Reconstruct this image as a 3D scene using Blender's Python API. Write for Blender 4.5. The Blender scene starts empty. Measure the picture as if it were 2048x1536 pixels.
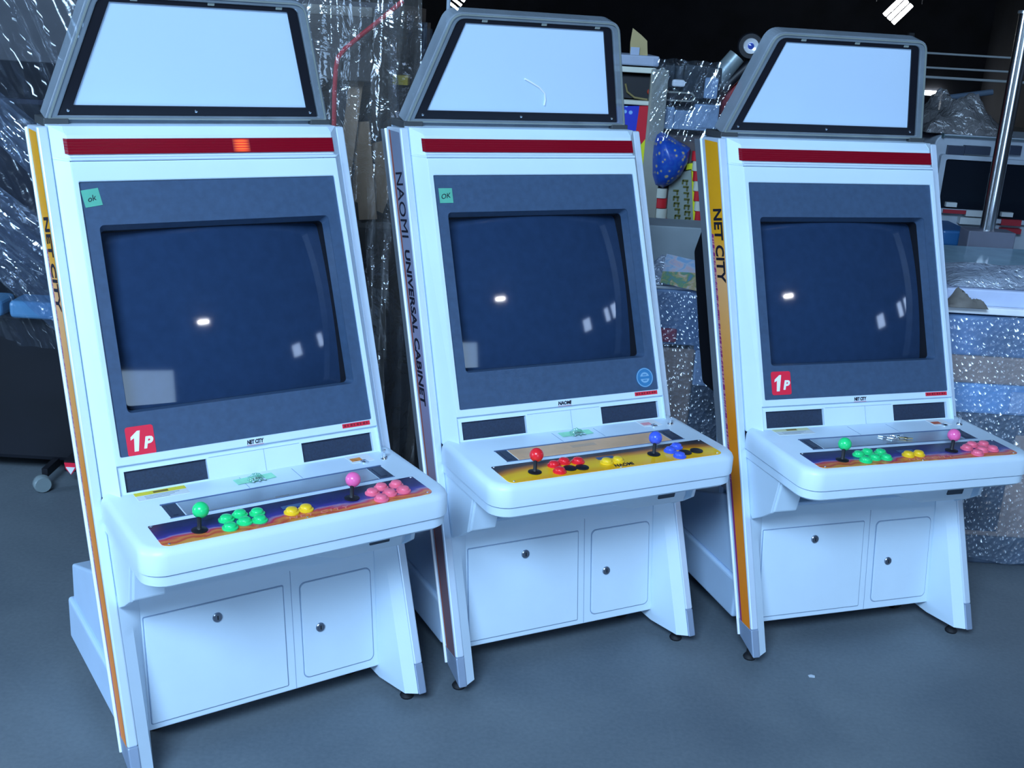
import bpy, bmesh, math, random
from mathutils import Matrix, Vector
SC = bpy.context.scene
C = SC.collection
random.seed(7)

# ------------------------------------------------------------------ camera
cam_d = bpy.data.cameras.new('camera'); cam = bpy.data.objects.new('camera', cam_d); C.objects.link(cam)
cam_d.sensor_width = 36.0; cam_d.lens = 2239.65 / 2048 * 36.0; cam_d.clip_end = 200
PIT, ROL, CH = 0.30768, 0.05871, 1.61998
_r0 = Vector((1, 0, 0)); _d0 = Vector((0, -math.sin(PIT), -math.cos(PIT))); _f = Vector((0, math.cos(PIT), -math.sin(PIT)))
_x = _r0 * math.cos(ROL) - _d0 * math.sin(ROL); _dn = _r0 * math.sin(ROL) + _d0 * math.cos(ROL)
cam.matrix_world = Matrix(((_x.x, -_dn.x, -_f.x, 0), (_x.y, -_dn.y, -_f.y, 0), (_x.z, -_dn.z, -_f.z, CH), (0, 0, 0, 1)))
SC.camera = cam

# ------------------------------------------------------------------ world, lights, exposure
w = bpy.data.worlds.new('world'); SC.world = w; w.use_nodes = True
w.node_tree.nodes['Background'].inputs[0].default_value = (0.25, 0.45, 1.0, 1); w.node_tree.nodes['Background'].inputs[1].default_value = 0.3
def area(name, loc, target, sx, sy, power, col):
    d = bpy.data.lights.new(name, 'AREA'); d.shape = 'RECTANGLE'; d.size = sx; d.size_y = sy; d.energy = power; d.color = col
    o = bpy.data.objects.new(name, d); C.objects.link(o); o.location = loc
    o.rotation_euler = (Vector(target) - Vector(loc)).to_track_quat('-Z', 'Y').to_euler()
    return o
DAY = (0.47, 0.71, 1.0)
area('skylight', (-1.1, -1.9, 4.4), (0.0, 2.2, 0.5), 2.4, 2.2, 370, DAY)
area('added_side_fill', (-9.8, -0.6, 2.6), (0.0, 2.4, 0.7), 1.6, 3.2, 200, DAY)  # added fill light from the left, not a known window
area('loading_door_daylight', (2.9, -4.9, 1.5), (1.4, 3, 1.0), 2.5, 2.8, 62, DAY)
SC.view_settings.view_transform = 'Standard'; SC.view_settings.look = 'None'
SC.view_settings.gamma = 1; SC.view_settings.use_curve_mapping = False
SC.view_settings.exposure = 0.96

# ------------------------------------------------------------------ materials
MATS = {}
def nmat(name):
    m = bpy.data.materials.new(name); m.use_nodes = True; MATS[name] = m
    nt = m.node_tree; b = nt.nodes['Principled BSDF']
    return m, nt, b
def mat(name, col, rough=0.5, metal=0.0, spec=0.5, var=0.06, scale=14.0, bump=0.0, bscale=120.0, alpha=1.0, emit=None, es=0.0, coat=0.0):
    if name in MATS: return MATS[name]
    m, nt, b = nmat(name); N = nt.nodes; L = nt.links
    b.inputs['Roughness'].default_value = rough; b.inputs['Metallic'].default_value = metal
    b.inputs['Specular IOR Level'].default_value = spec; b.inputs['Alpha'].default_value = alpha; b.inputs['Coat Weight'].default_value = coat
    tc = N.new('ShaderNodeTexCoord')
    if var > 0:
        n = N.new('ShaderNodeTexNoise'); n.inputs['Scale'].default_value = scale; n.inputs['Detail'].default_value = 5
        r = N.new('ShaderNodeValToRGB'); r.color_ramp.elements[0].position = .3; r.color_ramp.elements[1].position = .7
        r.color_ramp.elements[0].color = tuple(c * (1 - var) for c in col) + (1,); r.color_ramp.elements[1].color = tuple(min(1, c * (1 + var)) for c in col) + (1,)
        L.new(tc.outputs['Object'], n.inputs['Vector']); L.new(n.outputs['Fac'], r.inputs['Fac']); L.new(r.outputs['Color'], b.inputs['Base Color'])
    else: b.inputs['Base Color'].default_value = tuple(col) + (1,)
    if bump > 0:
        n2 = N.new('ShaderNodeTexNoise'); n2.inputs['Scale'].default_value = bscale; n2.inputs['Detail'].default_value = 3
        bp = N.new('ShaderNodeBump'); bp.inputs['Strength'].default_value = bump; bp.inputs['Distance'].default_value = 0.01
        L.new(tc.outputs['Object'], n2.inputs['Vector']); L.new(n2.outputs['Fac'], bp.inputs['Height']); L.new(bp.outputs['Normal'], b.inputs['Normal'])
    if emit: b.inputs['Emission Color'].default_value = tuple(emit) + (1,); b.inputs['Emission Strength'].default_value = es
    return m
def ramp(nt, fac, stops):
    r = nt.nodes.new('ShaderNodeValToRGB'); e = r.color_ramp.elements
    while len(e) < len(stops): e.new(0.5)
    for k, (p, c) in enumerate(stops): e[k].position = p; e[k].color = tuple(c) + (1,)
    nt.links.new(fac, r.inputs['Fac']); return r.outputs['Color']
def mixc(nt, fac, a, b):
    m = nt.nodes.new('ShaderNodeMix'); m.data_type = 'RGBA'
    nt.links.new(fac, m.inputs[0]); nt.links.new(a, m.inputs[6]) if not isinstance(a, tuple) else setattr(m.inputs[6], 'default_value', a + (1,))
    nt.links.new(b, m.inputs[7]) if not isinstance(b, tuple) else setattr(m.inputs[7], 'default_value', b + (1,))
    return m.outputs[2]
def mth(nt, op, a, b=0.0, c=None):
    m = nt.nodes.new('ShaderNodeMath'); m.operation = op
    for k, v in enumerate((a, b) if c is None else (a, b, c)):
        if isinstance(v, (int, float)): m.inputs[k].default_value = v
        else: nt.links.new(v, m.inputs[k])
    return m.outputs[0]
def uvsep(nt):
    t = nt.nodes.new('ShaderNodeTexCoord'); s = nt.nodes.new('ShaderNodeSeparateXYZ'); nt.links.new(t.outputs['UV'], s.inputs[0]); return t, s.outputs[0], s.outputs[1]
def noise(nt, vec, scale, detail=3, dist=0.0):
    n = nt.nodes.new('ShaderNodeTexNoise'); n.inputs['Scale'].default_value = scale; n.inputs['Detail'].default_value = detail; n.inputs['Distortion'].default_value = dist
    nt.links.new(vec, n.inputs['Vector']); return n.outputs['Fac']

WHITE = mat('pale_cabinet_plastic', (0.66, 0.80, 0.93), 0.38, var=0.03, scale=6, bump=0.02, bscale=300)
WHITE2 = mat('pale_base_board', (0.50, 0.66, 0.86), 0.5, var=0.05, scale=5)
ALU = mat('pale_aluminium', (0.68, 0.80, 0.95), 0.34, metal=0.25, var=0.03)
GREYMET = mat('grey_rail_end', (0.30, 0.38, 0.52), 0.4, metal=0.3)
SILVER = mat('brushed_steel', (0.52, 0.57, 0.62), 0.28, metal=0.85, var=0.12, scale=9)
CHROME = mat('chrome', (0.85, 0.88, 0.92), 0.2, metal=1.0, var=0)
BEZ = mat('bezel_slate', (0.045, 0.085, 0.16), 0.42, var=0.10, scale=60)
CRT = mat('crt_glass', (0.018, 0.040, 0.095), 0.06, spec=0.6, var=0.08, scale=40)  # navy base colour stands in for hazy reflections on the glass
BLACK = mat('black_plastic', (0.006, 0.007, 0.012), 0.5, var=0)
MASK = mat('black_mask', (0.004, 0.004, 0.010), 0.45, var=0)
SPK = mat('speaker_black', (0.014, 0.028, 0.062), 0.6, var=0.2, scale=200, bump=0.2, bscale=900)
PANE = mat('marquee_white', (0.62, 0.78, 0.97), 0.45, var=0.015, scale=3)
RUB = mat('black_rubber', (0.005, 0.006, 0.01), 0.7, var=0)
DARKSEAM = mat('seam_shadow_gap', (0.26, 0.36, 0.52), 0.7, var=0)
TXT = mat('black_print', (0.006, 0.006, 0.02), 0.6, var=0)
WTXT = mat('white_print', (0.9, 0.92, 0.97), 0.5, var=0)
REDST = mat('red_sticker', (0.85, 0.02, 0.06), 0.4, var=0.04)
GREEN = mat('green_button', (0.02, 0.72, 0.22), 0.25, var=0); PINK = mat('pink_ball', (0.95, 0.15, 0.42), 0.22, var=0)
SALMON = mat('salmon_button', (0.95, 0.16, 0.26), 0.3, var=0); YEL = mat('yellow_button', (0.95, 0.60, 0.02), 0.3, var=0)
RED = mat('red_button', (0.90, 0.02, 0.03), 0.25, var=0); BLUE = mat('blue_button', (0.06, 0.12, 0.75), 0.25, var=0)
NOTE = mat('green_paper_tape', (0.10, 0.42, 0.30), 0.7, var=0.08, scale=30)
TAPE = mat('pale_green_tape', (0.32, 0.80, 0.52), 0.5, var=0.1, scale=40)
WOODP = mat('peach_hatch_film', (0.70, 0.42, 0.24), 0.4, var=0.15, scale=12)
CARD = mat('brown_cardboard', (0.34, 0.24, 0.16), 0.8, var=0.12, scale=8)
GOLD = mat('brass_parts', (0.6, 0.45, 0.2), 0.35, metal=0.8)

def m_acrylic():
    m, nt, b = nmat('clear_acrylic'); N = nt.nodes; L = nt.links
    tr = N.new('ShaderNodeBsdfTransparent'); tr.inputs[0].default_value = (0.62, 0.68, 0.74, 1)
    b.inputs['Base Color'].default_value = (0.34, 0.40, 0.46, 1); b.inputs['Roughness'].default_value = 0.22
    t = N.new('ShaderNodeTexCoord'); f = noise(nt, t.outputs['Object'], 14); mx = N.new('ShaderNodeMixShader')
    L.new(mth(nt, 'MULTIPLY_ADD', f, 0.35, 0.36), mx.inputs[0]); L.new(tr.outputs[0], mx.inputs[1]); L.new(b.outputs[0], mx.inputs[2])
    L.new(mx.outputs[0], N['Material Output'].inputs[0]); return m
ACR = m_acrylic()
def m_film(name, tint, fac, rough, bscale, bstr, milk, cell=False, milkcol=(0.5, 0.62, 0.8)):
    m, nt, b = nmat(name); N = nt.nodes; L = nt.links
    tr = N.new('ShaderNodeBsdfTransparent'); tr.inputs[0].default_value = tint + (1,)
    gl = N.new('ShaderNodeBsdfGlossy'); gl.inputs['Roughness'].default_value = rough; gl.inputs[0].default_value = (0.9, 0.95, 1, 1)
    df = N.new('ShaderNodeBsdfDiffuse'); df.inputs[0].default_value = milkcol + (1,)
    t = N.new('ShaderNodeTexCoord'); bp = N.new('ShaderNodeBump'); bp.inputs['Strength'].default_value = bstr; bp.inputs['Distance'].default_value = 0.02
    if cell:
        v = N.new('ShaderNodeTexVoronoi'); v.feature = 'F1'; v.inputs['Scale'].default_value = bscale; L.new(t.outputs['Object'], v.inputs['Vector']); h = v.outputs['Distance']
    else: h = noise(nt, t.outputs['Object'], bscale, 4, 1.2)
    L.new(h, bp.inputs['Height']); L.new(bp.outputs[0], gl.inputs['Normal']); L.new(bp.outputs[0], df.inputs['Normal'])
    m1 = N.new('ShaderNodeMixShader'); m1.inputs[0].default_value = milk / max(1e-4, milk + fac); L.new(gl.outputs[0], m1.inputs[1]); L.new(df.outputs[0], m1.inputs[2])
    m2 = N.new('ShaderNodeMixShader')
    patch = noise(nt, t.outputs['Object'], 5.0, 4, 0.6)
    L.new(mth(nt, 'MULTIPLY', mth(nt, 'MULTIPLY_ADD', patch, 1.4, 0.3), fac + milk), m2.inputs[0])
    L.new(tr.outputs[0], m2.inputs[1]); L.new(m1.outputs[0], m2.inputs[2]); L.new(m2.outputs[0], N['Material Output'].inputs[0])
    return m
FILM = m_film('clear_wrap_film', (0.90, 0.93, 0.97), 0.10, 0.13, 6, 0.55, 0.025)
CALM = m_film('calm_wrap_film', (0.90, 0.93, 0.97), 0.06, 0.16, 4, 0.35, 0.015)
SWAG = m_film('folded_wrap_film', (0.80, 0.86, 0.95), 0.16, 0.14, 9, 0.7, 0.10, False, (.32, .42, .62))
DUSTY = m_film('dusty_wrap_film', (0.80, 0.80, 0.80), 0.10, 0.14, 8, 0.8, 0.13, False, (.34, .32, .30))
BUBBLE = m_film('bubble_wrap', (0.86, 0.91, 0.97), 0.12, 0.22, 60, .55, 0.13, True)
MILKY = m_film('milky_bunched_film', (0.6, 0.7, 0.85), 0.30, 0.18, 26, 1.0, 0.42, False, (0.62, 0.72, 0.9))

def m_netcity():
    m, nt, b = nmat('orange_side_sticker'); t, u, v = uvsep(nt)
    base = ramp(nt, v, [(0.0, (1.0, .26, .010)), (0.42, (.98, .30, .015)), (0.58, (.95, .42, .10)), (0.72, (.98, .50, .20)), (0.80, (1.0, .44, .015)), (1.0, (.98, .43, .008))])
    st = mth(nt, 'MULTIPLY', mth(nt, 'LESS_THAN', u, 0.17), mth(nt, 'LESS_THAN', v, 0.80))
    dash = noise(nt, t.outputs['UV'], 1.0); mp = nt.nodes.new('ShaderNodeMapping'); mp.inputs['Scale'].default_value = (3, 260, 1); nt.links.new(t.outputs['UV'], mp.inputs[0])
    d2 = mth(nt, 'GREATER_THAN', noise(nt, mp.outputs[0], 1.0, 0), 0.52)
    stripe = mixc(nt, mth(nt, 'MULTIPLY', d2, mth(nt, 'GREATER_THAN', v, 0.28)), (.34, .03, .20), (.72, .30, .30))
    col = mixc(nt, st, base, stripe)
    nt.links.new(col, b.inputs['Base Color']); b.inputs['Roughness'].default_value = .3; return m
def m_naomirail():
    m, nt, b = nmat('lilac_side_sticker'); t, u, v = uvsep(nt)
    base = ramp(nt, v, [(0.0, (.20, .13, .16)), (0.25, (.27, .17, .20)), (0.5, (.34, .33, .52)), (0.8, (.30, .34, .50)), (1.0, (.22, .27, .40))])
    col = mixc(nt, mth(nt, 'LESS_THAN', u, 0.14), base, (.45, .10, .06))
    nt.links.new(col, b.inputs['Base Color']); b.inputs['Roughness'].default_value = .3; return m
def m_overlay():
    m, nt, b = nmat('sunset_panel_print'); t, u, v = uvsep(nt)
    mp = nt.nodes.new('ShaderNodeMapping'); mp.inputs['Scale'].default_value = (2.2, 0.55, 1); nt.links.new(t.outputs['UV'], mp.inputs[0])
    n = noise(nt, mp.outputs[0], 2.2, 4, 0.8)
    f = mth(nt, 'ADD', v, mth(nt, 'MULTIPLY_ADD', n, 0.7, -0.35))
    col = ramp(nt, f, [(0.0, (.72, .30, .05)), (0.08, (.60, .06, .03)), (0.16, (.75, .24, .05)), (0.23, (.60, .03, .07)), (0.30, (.34, .22, .36)), (0.37, (.055, .04, .30)), (0.55, (.020, .020, .14)), (1.0, (.006, .009, .035))])
    nt.links.new(col, b.inputs['Base Color']); b.inputs['Roughness'].default_value = .25; return m
def m_overlay_y():
    m, nt, b = nmat('yellow_panel_print'); t, u, v = uvsep(nt)
    n = noise(nt, t.outputs['UV'], 2.5, 4, 0.6)
    f = mth(nt, 'ADD', v, mth(nt, 'MULTIPLY_ADD', n, 0.3, -0.15))
    edge = mth(nt, 'MULTIPLY', mth(nt, 'POWER', mth(nt, 'ABSOLUTE', mth(nt, 'MULTIPLY_ADD', u, 2.0, -1.0)), 6.0), 0.18)
    f = mth(nt, 'ADD', f, edge)
    col = ramp(nt, f, [(0.0, (.93, .42, .005)), (0.3, (.98, .60, .005)), (0.55, (.90, .50, .005)), (0.70, (.60, .20, .01)), (0.84, (.10, .05, .03)), (1.0, (.03, .03, .04))])
    nt.links.new(col, b.inputs['Base Color']); b.inputs['Roughness'].default_value = .25; return m
def m_red():
    m, nt, b = nmat('red_ribbed_lens'); N = nt.nodes; L = nt.links
    t = N.new('ShaderNodeTexCoord'); wv = N.new('ShaderNodeTexWave'); wv.bands_direction = 'Z'; wv.inputs['Scale'].default_value = 55
    L.new(t.outputs['Object'], wv.inputs['Vector']); bp = N.new('ShaderNodeBump'); bp.inputs['Strength'].default_value = .6; bp.inputs['Distance'].default_value = .002
    L.new(wv.outputs['Fac'], bp.inputs['Height']); L.new(bp.outputs[0], b.inputs['Normal'])
    b.inputs['Base Color'].default_value = (.25, .003, .014, 1); b.inputs['Roughness'].default_value = .22; return m
STA, STB, OVA, OVB, REDL = m_netcity(), m_naomirail(), m_overlay(), m_overlay_y(), m_red()

# ------------------------------------------------------------------ mesh builder
def rrect(x0, y0, x1, y1, r, n=5):
    """rounded rectangle, counter-clockwise; r = one radius or four (x0y0, x1y0, x1y1, x0y1)"""
    R = (r,) * 4 if isinstance(r, (int, float)) else r
    P = []
    for (cx, cy, a, q) in ((x0, y0, 180, 0), (x1, y0, 270, 1), (x1, y1, 0, 2), (x0, y1, 90, 3)):
        rr = R[q]; ox = cx + (rr if q in (0, 3) else -rr); oy = cy + (rr if q in (0, 1) else -rr)
        for k in range(n + 1):
            t = math.radians(a + 90 * k / n); P.append((ox + rr * math.cos(t), oy + rr * math.sin(t)))
    return P
class MB:
    def __init__(s, M=None): s.v = []; s.f = []; s.uv = {}; s.M = M or Matrix.Identity(4)
    def add(s, vs, fs, M=None):
        b = len(s.v); T = s.M @ M if M else s.M
        s.v += [T @ Vector(p) for p in vs]; s.f += [tuple(b + i for i in q) for q in fs]; return s
    def box(s, x0, x1, y0, y1, z0, z1, M=None):
        return s.add([(x, y, z) for z in (z0, z1) for y in (y0, y1) for x in (x0, x1)],
                     [(0, 2, 3, 1), (4, 5, 7, 6), (0, 1, 5, 4), (2, 6, 7, 3), (0, 4, 6, 2), (1, 3, 7, 5)], M)
    def loft(s, loops, cap=True, close=True, M=None):
        n = len(loops[0]); vs = [p for l in loops for p in l]; fs = []
        for a in range(len(loops) - 1):
            for i in range(n if close else n - 1):
                j = (i + 1) % n; fs.append((a * n + i, a * n + j, (a + 1) * n + j, (a + 1) * n + i))
        if cap: fs.append(tuple(range(n - 1, -1, -1))); fs.append(tuple((len(loops) - 1) * n + i for i in range(n)))
        return s.add(vs, fs, M)
    def prism(s, poly, a, b, ax='x', M=None):
        f = {'x': lambda p, t: (t, p[0], p[1]), 'y': lambda p, t: (p[0], t, p[1]), 'z': lambda p, t: (p[0], p[1], t)}[ax]
        return s.loft([[f(p, a) for p in poly], [f(p, b) for p in poly]], M=M)
    def ring(s, outer, inner, a, b, M=None):      # in xy, from z=a to z=b
        n = len(outer); vs = [(p[0], p[1], z) for z in (a, b) for P in (outer, inner) for p in P]; fs = []
        for i in range(n):
            j = (i + 1) % n
            fs += [(i, j, 2 * n + j, 2 * n + i), (n + j, n + i, 3 * n + i, 3 * n + j), (2 * n + i, 2 * n + j, 3 * n + j, 3 * n + i), (j, i, n + i, n + j)]
        return s.add(vs, fs, M)
    def lathe(s, prof, n=20, M=None):             # prof: (r, z)
        loops = [[(r * math.cos(2 * math.pi * k / n), r * math.sin(2 * math.pi * k / n), z) for k in range(n)] for r, z in prof]
        return s.loft(loops, M=M)
    def ball(s, r, c, n=20, sq=(1, 1, 1)):
        prof = [(max(1e-4, r * math.sin(math.pi * k / 12)), -r * math.cos(math.pi * k / 12)) for k in range(13)]
        return s.lathe(prof, n, Matrix.Translation(c) @ Matrix.Diagonal((*sq, 1)))
    def tube(s, pts, r, n=10, M=None):
        P = [Vector(p) for p in pts]; loops = []; up = None
        for i, p in enumerate(P):
            t = (P[min(i + 1, len(P) - 1)] - P[max(i - 1, 0)]).normalized()
            if up is None: up = Vector((0, 0, 1)) if abs(t.z) < .9 else Vector((1, 0, 0))
            a = t.cross(up).normalized(); up = a.cross(t).normalized()
            loops.append([tuple(p + (a * math.cos(2 * math.pi * k / n) + up * math.sin(2 * math.pi * k / n)) * (r if isinstance(r, (int, float)) else r[i])) for k in range(n)])
        return s.loft(loops, M=M)
    def build(s, name, m, parent=None, bevel=0.0, seg=2, smooth=False, uvf=None, sharp=40):
        me = bpy.data.meshes.new(name); me.from_pydata([tuple(p) for p in s.v], [], s.f)
        bm = bmesh.new(); bm.from_mesh(me); bmesh.ops.recalc_face_normals(bm, faces=bm.faces); bm.to_mesh(me); bm.free()
        if uvf:
            ul = me.uv_layers.new(name='UVMap')
            for l in me.loops: ul.data[l.index].uv = uvf(me.vertices[l.vertex_index].co)
        me.materials.append(m)
        if smooth:
            for p in me.polygons: p.use_smooth = True
            try: me.set_sharp_from_angle(angle=math.radians(sharp))
            except Exception: pass
        o = bpy.data.objects.new(name, me); C.objects.link(o)
        if parent: o.parent = parent
        if bevel > 0:
            md = o.modifiers.new('bevel', 'BEVEL'); md.width = bevel; md.segments = seg; md.limit_method = 'ANGLE'; md.angle_limit = math.radians(35)
        return o
def frame(o, X, U, N): return Matrix(((X[0], U[0], N[0], o[0]), (X[1], U[1], N[1], o[1]), (X[2], U[2], N[2], o[2]), (0, 0, 0, 1)))
def thing(name, label, cat, loc=(0, 0, 0), rz=0.0, group=None):
    o = bpy.data.objects.new(name, None); C.objects.link(o); o.empty_display_size = .1; o.location = loc; o.rotation_euler = (0, 0, rz)
    return tag(o, label, cat, group)
def tag(o, label, cat, group=None):
    o['label'] = label; o['category'] = cat
    if group: o['group'] = group
    return o
def struct(o): o['kind'] = 'structure'; return o
def lettering(name, body, size, m, M, parent, shear=0.0, bold=0.0, ext=0.0004, width=None, space=1.0, part_label=None):
    cu = bpy.data.curves.new('t', 'FONT'); cu.body = body; cu.size = size; cu.shear = shear; cu.offset = bold; cu.extrude = ext; cu.align_x = 'CENTER'; cu.align_y = 'CENTER'; cu.space_character = space; cu.resolution_u = 3
    t = bpy.data.objects.new('t', cu); C.objects.link(t); dg = bpy.context.evaluated_depsgraph_get(); dg.update()
    me = bpy.data.meshes.new_from_object(t.evaluated_get(dg)); bpy.data.objects.remove(t); bpy.data.curves.remove(cu)
    if width:
        xs = [v.co.x for v in me.vertices]; k = width / (max(xs) - min(xs)); me.transform(Matrix.Diagonal((k, 1, 1, 1)))
    me.transform(M); me.materials.clear(); me.materials.append(m)
    o = bpy.data.objects.new(name, me); C.objects.link(o); o.parent = parent; me.name = name
    if part_label: o['label'] = part_label
    return o

# ------------------------------------------------------------------ the setting
def m_floor():
    m, nt, b = nmat('warehouse_floor'); t = nt.nodes.new('ShaderNodeTexCoord')
    n = noise(nt, t.outputs['Object'], 1.6, 8, .4); n2 = noise(nt, t.outputs['Object'], 90, 3)
    f = mth(nt, 'ADD', mth(nt, 'MULTIPLY', n, .75), mth(nt, 'MULTIPLY', n2, .25))
    nt.links.new(ramp(nt, f, [(.35, (.088, .114, .142)), (.65, (.160, .192, .218))]), b.inputs['Base Color']); b.inputs['Roughness'].default_value = .55
    bp = nt.nodes.new('ShaderNodeBump'); bp.inputs['Strength'].default_value = .12; nt.links.new(n2, bp.inputs['Height']); nt.links.new(bp.outputs[0], b.inputs['Normal']); return m
DARKW = mat('dark_warehouse_wall', (0.010, 0.011, 0.016), 0.9, var=0.4, scale=1.5)
X0, X1, Y0, Y1, ZC = -10.0, 12.0, -5.0, 31.0, 4.7
struct(MB().box(X0, X1, Y0, Y1, -.1, 0).build('floor', m_floor()))
struct(MB().box(X0, X1, Y0, Y1, ZC, ZC + .1).build('ceiling', DARKW))
struct(MB().box(X0 - .1, X0, Y0, Y1, 0, ZC).build('wall_left', DARKW))
struct(MB().box(X1, X1 + .1, Y0, Y1, 0, ZC).build('wall_right', DARKW))
struct(MB().box(X0, X1, Y1, Y1 + .1, 0, ZC).build('wall_back', DARKW))
struct(MB().box(X0, 1.6, Y0 - .1, Y0, 0, ZC).box(4.2, X1, Y0 - .1, Y0, 0, ZC).box(1.6, 4.2, Y0 - .1, Y0, 2.95, ZC).build('wall_front', DARKW))
struct(MB(frame((2.9, Y0 + .02, 1.475), (1, 0, 0), (0, 0, 1), (0, -1, 0))).ring(rrect(-1.36, -1.475, 1.36, 1.53, .01), rrect(-1.28, -1.474, 1.28, 1.45, .01), -.05, .05).build('door_1', mat('door_frame_grey', (.08, .09, .10), .6)))
DAYM = mat('daylight_pane', (.5, .7, 1), .5, var=0, emit=(.50, .68, 1.0), es=5.0)
wl = struct(MB().box(X0, X0 + .06, -2.3, -2.2, 1.75, 3.45).box(X0, X0 + .06, 1.0, 1.1, 1.75, 3.45).box(X0, X0 + .06, -2.2, 1.0, 1.75, 1.8).box(X0, X0 + .06, -2.2, 1.0, 3.4, 3.45).build('window_7', BLACK))  # added window frame and glowing pane, made up to go with the left fill
MB().box(X0 + .01, X0 + .03, -2.2, 1.0, 1.8, 3.4).build('pane', DAYM, wl)
for k, (y0, y1) in enumerate(((-1.6, -.9), (.6, 1.0), (1.3, 2.9), (3.9, 4.9), (5.3, 6.6))):
    wf = struct(MB().box(X1 - .06, X1, y0 - .05, y1 + .05, 3.15, 3.2).box(X1 - .06, X1, y0 - .05, y1 + .05, 4.0, 4.05).box(X1 - .06, X1, y0 - .05, y0, 3.2, 4.0).box(X1 - .06, X1, y1, y1 + .05, 3.2, 4.0).build('window_%d' % (k + 2), BLACK))
    MB().box(X1 - .03, X1 - .01, y0, y1, 3.2, 4.0).build('pane', DAYM, wf)

# ------------------------------------------------------------------ arcade cabinets
def yrail(z): return -.207 + .3866 * (z - .035)          # front edge of the side rails
def yrear(z): return -.136 + .4110 * (z - .039)
SB = 1.0793
BF = frame((0, -.002, .70), (1, 0, 0), (0, .406 / SB, 1 / SB), (0, -1 / SB, .406 / SB))       # slanted screen plane
def sz(z): return (z - .70) * SB
FB = 1.0085
FF = frame((0, -.085, .067), (1, 0, 0), (0, .131 / FB, 1 / FB), (0, -1 / FB, .131 / FB))       # lower door plane
def sf(z): return (z - .067) * FB
TOP = .622

def rail(P, s, st, stname, text, tsize, tv, twid, dark):
    """side rail on side s with its printed sticker and end cap"""
    xi, xo = .337 * s, .360 * s
    zb = .105
    r = MB().prism([(yrail(zb), zb), (yrail(1.362), 1.362), (.405, 1.356), (yrear(zb), zb)], xi, xo).build('side_rail', ALU, P, .004, 3)
    MB().tube([(xo, yrear(.062) + .004, .062), (xo, yrear(1.35) + .006, 1.35)], .0042, 10).build('rail_bead', mat('white_edge_bead', (.85, .90, .97), .3, var=0), r, smooth=True)
    e = MB().prism([(yrail(.035), .035), (yrail(zb), zb), (yrear(zb), zb), (yrear(.06), .06)], xi, xo).build('rail_end_cap', GREYMET, r, .003)
    # sticker: a thin sheet on the outer face, u from rear to front, v from bottom to top
    n = 24; vs = []; fs = []
    for k in range(n + 1):
        z = zb + (1.350 - zb) * k / n; a, b = yrear(z), yrail(z)
        vs += [(xo + s * .0006, a + (b - a) * .17, z), (xo + s * .0006, a + (b - a) * .93, z)]
        if k: fs.append((2 * k - 2, 2 * k - 1, 2 * k + 1, 2 * k))
    def uvf(co):
        a, b = yrear(co.z), yrail(co.z); return (((co.y - a) / (b - a) - .17) / .76, (co.z - zb) / (1.350 - zb))
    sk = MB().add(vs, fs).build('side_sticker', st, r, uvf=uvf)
    MB().prism([(yrear(.42), .42), (yrear(1.345), 1.345), (yrear(1.345) + .060, 1.345), (yrear(.42) + .060, .42)], .337 * s, .3555 * s).build('rail_backing', mat('grey_backing_strip', (.16, .19, .23), .6), P, .002)
    if text:
        net_bold = len(text) == 1
        for body, z, size, width, off in text:
            ln = math.hypot(.3866, 1); U = Vector((0, -1 / ln, .3866 / ln)); X = Vector((0, -.3866 / ln, -1 / ln)) if s < 0 else Vector((0, .3866 / ln, 1 / ln))
            if s > 0: U = -U; U = Vector((0, -1 / ln, .3866 / ln))
            yc = yrear(z) + (yrail(z) - yrear(z)) * off
            lettering('lettering', body, size, dark, frame((xo + s * .0011, yc, z), X, U, (s, 0, 0)), r, shear=.25, bold=.0016 if net_bold else (0.0 if 'M' in body else .0011), width=width)
    return r

def lever(P, x, y, colour):
    j = MB(Matrix.Translation((x - .006, y - .008, TOP + .0018))).lathe([(.0001, .0), (.0165, .0), (.0165, .0018), (.006, .004), (.0045, .006), (.0045, .036), (.0001, .036)]).build('joystick', BLACK, P, smooth=True)
    MB().ball(.0168, (x, y, TOP + .042), 24).build('ball_top', colour, j, smooth=True)
def button(P, x, y, colour, plug=False):
    prof = [(.0001, 0), (.0165, 0), (.0165, .0022), (.0140, .0032), (.0001, .0036)] if plug else [(.0001, 0), (.0165, 0), (.0165, .003), (.0145, .0045), (.0128, .0048), (.0125, .0085), (.0105, .0108), (.006, .0120), (.0001, .0124)]
    MB(Matrix.Translation((x, y, TOP + .0018))).lathe(prof, 22).build('button', colour, P, smooth=True)
BTN1 = [(-.154, -.243), (-.121, -.232), (-.087, -.241), (-.160, -.282), (-.125, -.270), (-.0945, -.275)]
BTN2 = [(.175, -.251), (.206, -.233), (.243, -.234), (.178, -.289), (.208, -.270), (.243, -.269)]

def cp_loop(ins, z):
    return [(p[0], p[1], z) for p in rrect(-.345 + ins, -.318 + ins, .350 - ins, .004 - ins * .3, (.050, .050, .012, .012), 7)]

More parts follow.
